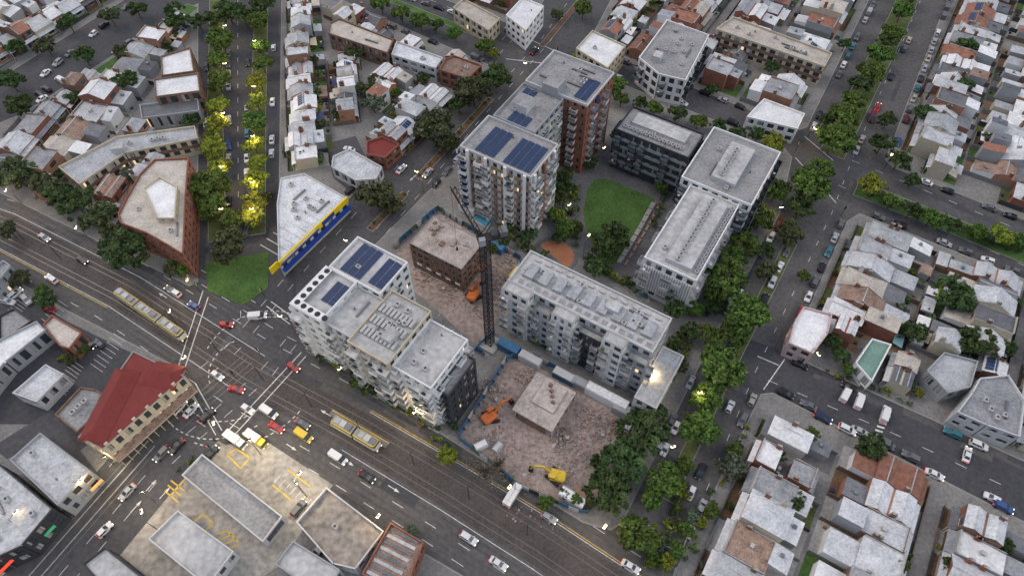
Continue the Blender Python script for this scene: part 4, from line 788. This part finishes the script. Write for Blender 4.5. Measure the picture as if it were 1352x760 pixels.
# ---------------------------------------------------------------- street furniture and lamps
def lamp_mesh():
    mb=MB(); mb.cyl((0,0),.11,.06,0,8,steel,8); mb.bar((0,0,7.9),(1.8,0,8.3),.05,steel); mb.box((0,0,0),1.5,2.3,-.16,.16,8.24,8.38,dark); mb.box((0,0,0),1.4,2.4,-.22,.22,8.14,8.237,M('lamp_lens',(1.,.75,.4),.5,.02,emit=14)); return mb.mesh('street_lamp')
LMs=lamp_mesh()
def lamp(u,v,ang,W=500,col=(1,.72,.36),hgt=7.9):
    p=g(u,v); put('street_lamp',LMs,(p[0],p[1],.1),ang)
    if W:
        l=bpy.data.lights.new('lamp_light','POINT'); l.energy=W; l.color=col; l.shadow_soft_size=.25; put('street_lamp_light',l,(p[0]+1.9*cos(ang),p[1]+1.9*sin(ang),hgt))
for u,v,a,W_ in[(300,60,0,800),(300,110,0,1200),(352,140,pi,1300),(298,175,0,1500),(352,205,pi,1600),(297,245,0,1500),(352,265,pi,1700),(352,300,pi,1700),(296,300,0,0),(352,80,pi,900),(300,15,0,500),
    (390,440,3,0),(262,385,5,800),(252,500,1,700),(300,586,2,800),(465,500,4.,0),(560,555,4.,800),(680,650,4,0),(800,700,4,700),(400,650,1,0),(500,705,1,800),(30,270,5,800),(120,318,5,0),(40,700,1,0),(120,650,0,900),(210,700,2,800),
    (905,540,.3,700),(960,420,.3,0),(1012,300,.3,600),(870,610,.3,0),(1060,480,5,0),(1060,190,5,700),(1165,225,4,0),(700,110,3,600),(560,255,2.5,0),(470,345,2.5,600),(745,300,1,400),(790,225,1,0),(850,520,1,800),(610,265,1,500),(770,340,1,0),(890,235,1,0),(330,20,1,0),(240,425,5,0),(1000,240,1,0)]: lamp(u,v,a,W_*.8)
def flood(u,v,W,h=7):
    p=g(u,v); mb=MB(); mb.cyl((0,0),.12,.08,0,h,steel,8); mb.box((0,0,0),-.5,.5,-.15,.15,h,h+.25,dark); mb.box((0,0,0),-.45,.45,-.13,.13,h-.05,h-.003,M('lamp_lens',(1,.8,.5),.5,.02,emit=14)); mb.obj('floodlight',(p[0],p[1],.13),.6)
    l=bpy.data.lights.new('flood_light','POINT'); l.energy=W; l.color=(1,.83,.55); l.shadow_soft_size=.3; put('floodlight_lamp',l,(p[0],p[1],h-.4))
flood(345,600,3600,9); flood(405,655,3200,9); flood(205,662,1100); flood(215,505,800,5); flood(150,612,800,4.5)
for u,v,h,l_,c,nm in((66,700,3.6,2.6,(.04,.26,.12),'green'),(10,745,3.8,4,(.9,.08,.04),'red'),(128,640,3.8,3,(.8,.35,.1),'amber')):
    p=g(u,v,h); mb=MB(); mb.box((0,0,0),-l_/2,l_/2,-.12,.12,h-.4,h+.4,M('sign_%s'%nm,c,.5,.05,emit=.8)); mb.box((0,0,0),-.1,.1,.13,.3,.13,h,steel); mb.obj('shop_sign',(p[0],p[1],0),AA)
mb=MB()
for a,b in(((225,655),(250,625)),((250,625),(262,632)),((300,600),(318,618)),((318,618),(330,604)),((330,604),(312,592)),((312,592),(300,600)),((255,690),(268,678)),((268,678),(282,690)),((282,690),(270,702)),((270,702),(255,690)),((285,705),(300,700)),((300,700),(315,715)),((292,712),(308,704)),((297,718),(312,711)),((302,724),(316,718)),((240,700),(255,712)),((222,640),(240,655)),((218,648),(236,663)),((226,634),(244,648)),((360,640),(385,660)),((380,620),(410,642))): strip(mb,gp([a,b]),.3,.168,yelp)
for i in range(8): strip(mb,gp([(370+i*7,628+i*5),(362+i*7,637+i*5)]),.14,.168,white)
mb.obj('yard_marking')
def tl_(u,v,a):
    p=g(u,v); mb=MB(); mb.cyl((0,0),.08,.06,0,4.2,dark,8); fr=(0,0,0); mb.box(fr,-.2,.2,-.18,.18,3.,4.2,dark)
    for i,m in enumerate((M('signal_green',(.02,.5,.2),.4,emit=2),M('signal_amber',(.2,.1,.01),.4),M('signal_red',(.8,.03,.02),.4,emit=3))): mb.box(fr,.2,.26,-.1,.1,3.1+i*.36,3.3+i*.36,m)
    mb.obj('traffic_light',(p[0],p[1],.13),a)
for a in((398,448,3.6),(392,425,1.),(265,385,5.5),(350,392,4),(250,492,5.),(244,505,1.),(290,588,2.),(282,596,4.),(345,470,0),(312,500,3),(1050,200,4),(1110,285,2),(1066,182,4),(1168,222,3),(735,76,3),(690,48,1)): tl_(*a)
PM=PL(MAIN); mb0=MB(); mb0.cyl((0,0),.1,.07,0,8.,dark,8); mb0.bar((0,-3,7),(0,3,7),.03,dark); pm=mb0.mesh('tram_wire_pole')
for i in range(2,16):
    if i in(6,7): continue
    q,d=PM.at(i*PM.L/17); put('tram_wire_pole',pm,(q[0],q[1],.04),atan2(d[1],d[0]))
mbw=MB()
for o in(-2.6,2.6):
    pts=offs(MAIN,o)
    for a,b in zip(pts,pts[1:]): mbw.bar((*a,6.),(*b,6.),.012,dark)
mbw.obj('tram_wire')
# ---------------------------------------------------------------- light, world, camera
w=bpy.data.worlds.new('World'); sc.world=w; w.use_nodes=True; nt=w.node_tree; bg=nt.nodes['Background']; sky=nt.nodes.new('ShaderNodeTexSky')
sky.sky_type='NISHITA'; sky.sun_disc=False; sky.sun_elevation=radians(50); sky.sun_rotation=radians(-60); sky.air_density=1.05; sky.dust_density=3.5
nt.links.new(sky.outputs[0],bg.inputs[0]); bg.inputs[1].default_value=.15
l=bpy.data.lights.new('sun','SUN'); l.energy=1.45; l.angle=radians(60); l.color=(1,.95,.89); o=put('sun',l,(0,0,300)); o.rotation_euler=(radians(40),0,radians(60))
cam=bpy.data.cameras.new('camera'); cam.sensor_width=36; cam.lens=36*F/1352; cam.clip_end=5000; cam.clip_start=1; co=put('camera',cam,(0,0,H)); co.rotation_euler=(pi/2-TH,0,0); sc.camera=co
sc.view_settings.view_transform='Standard'; sc.view_settings.look='None'; sc.view_settings.exposure=0
print('OBJ',len(bpy.data.objects))
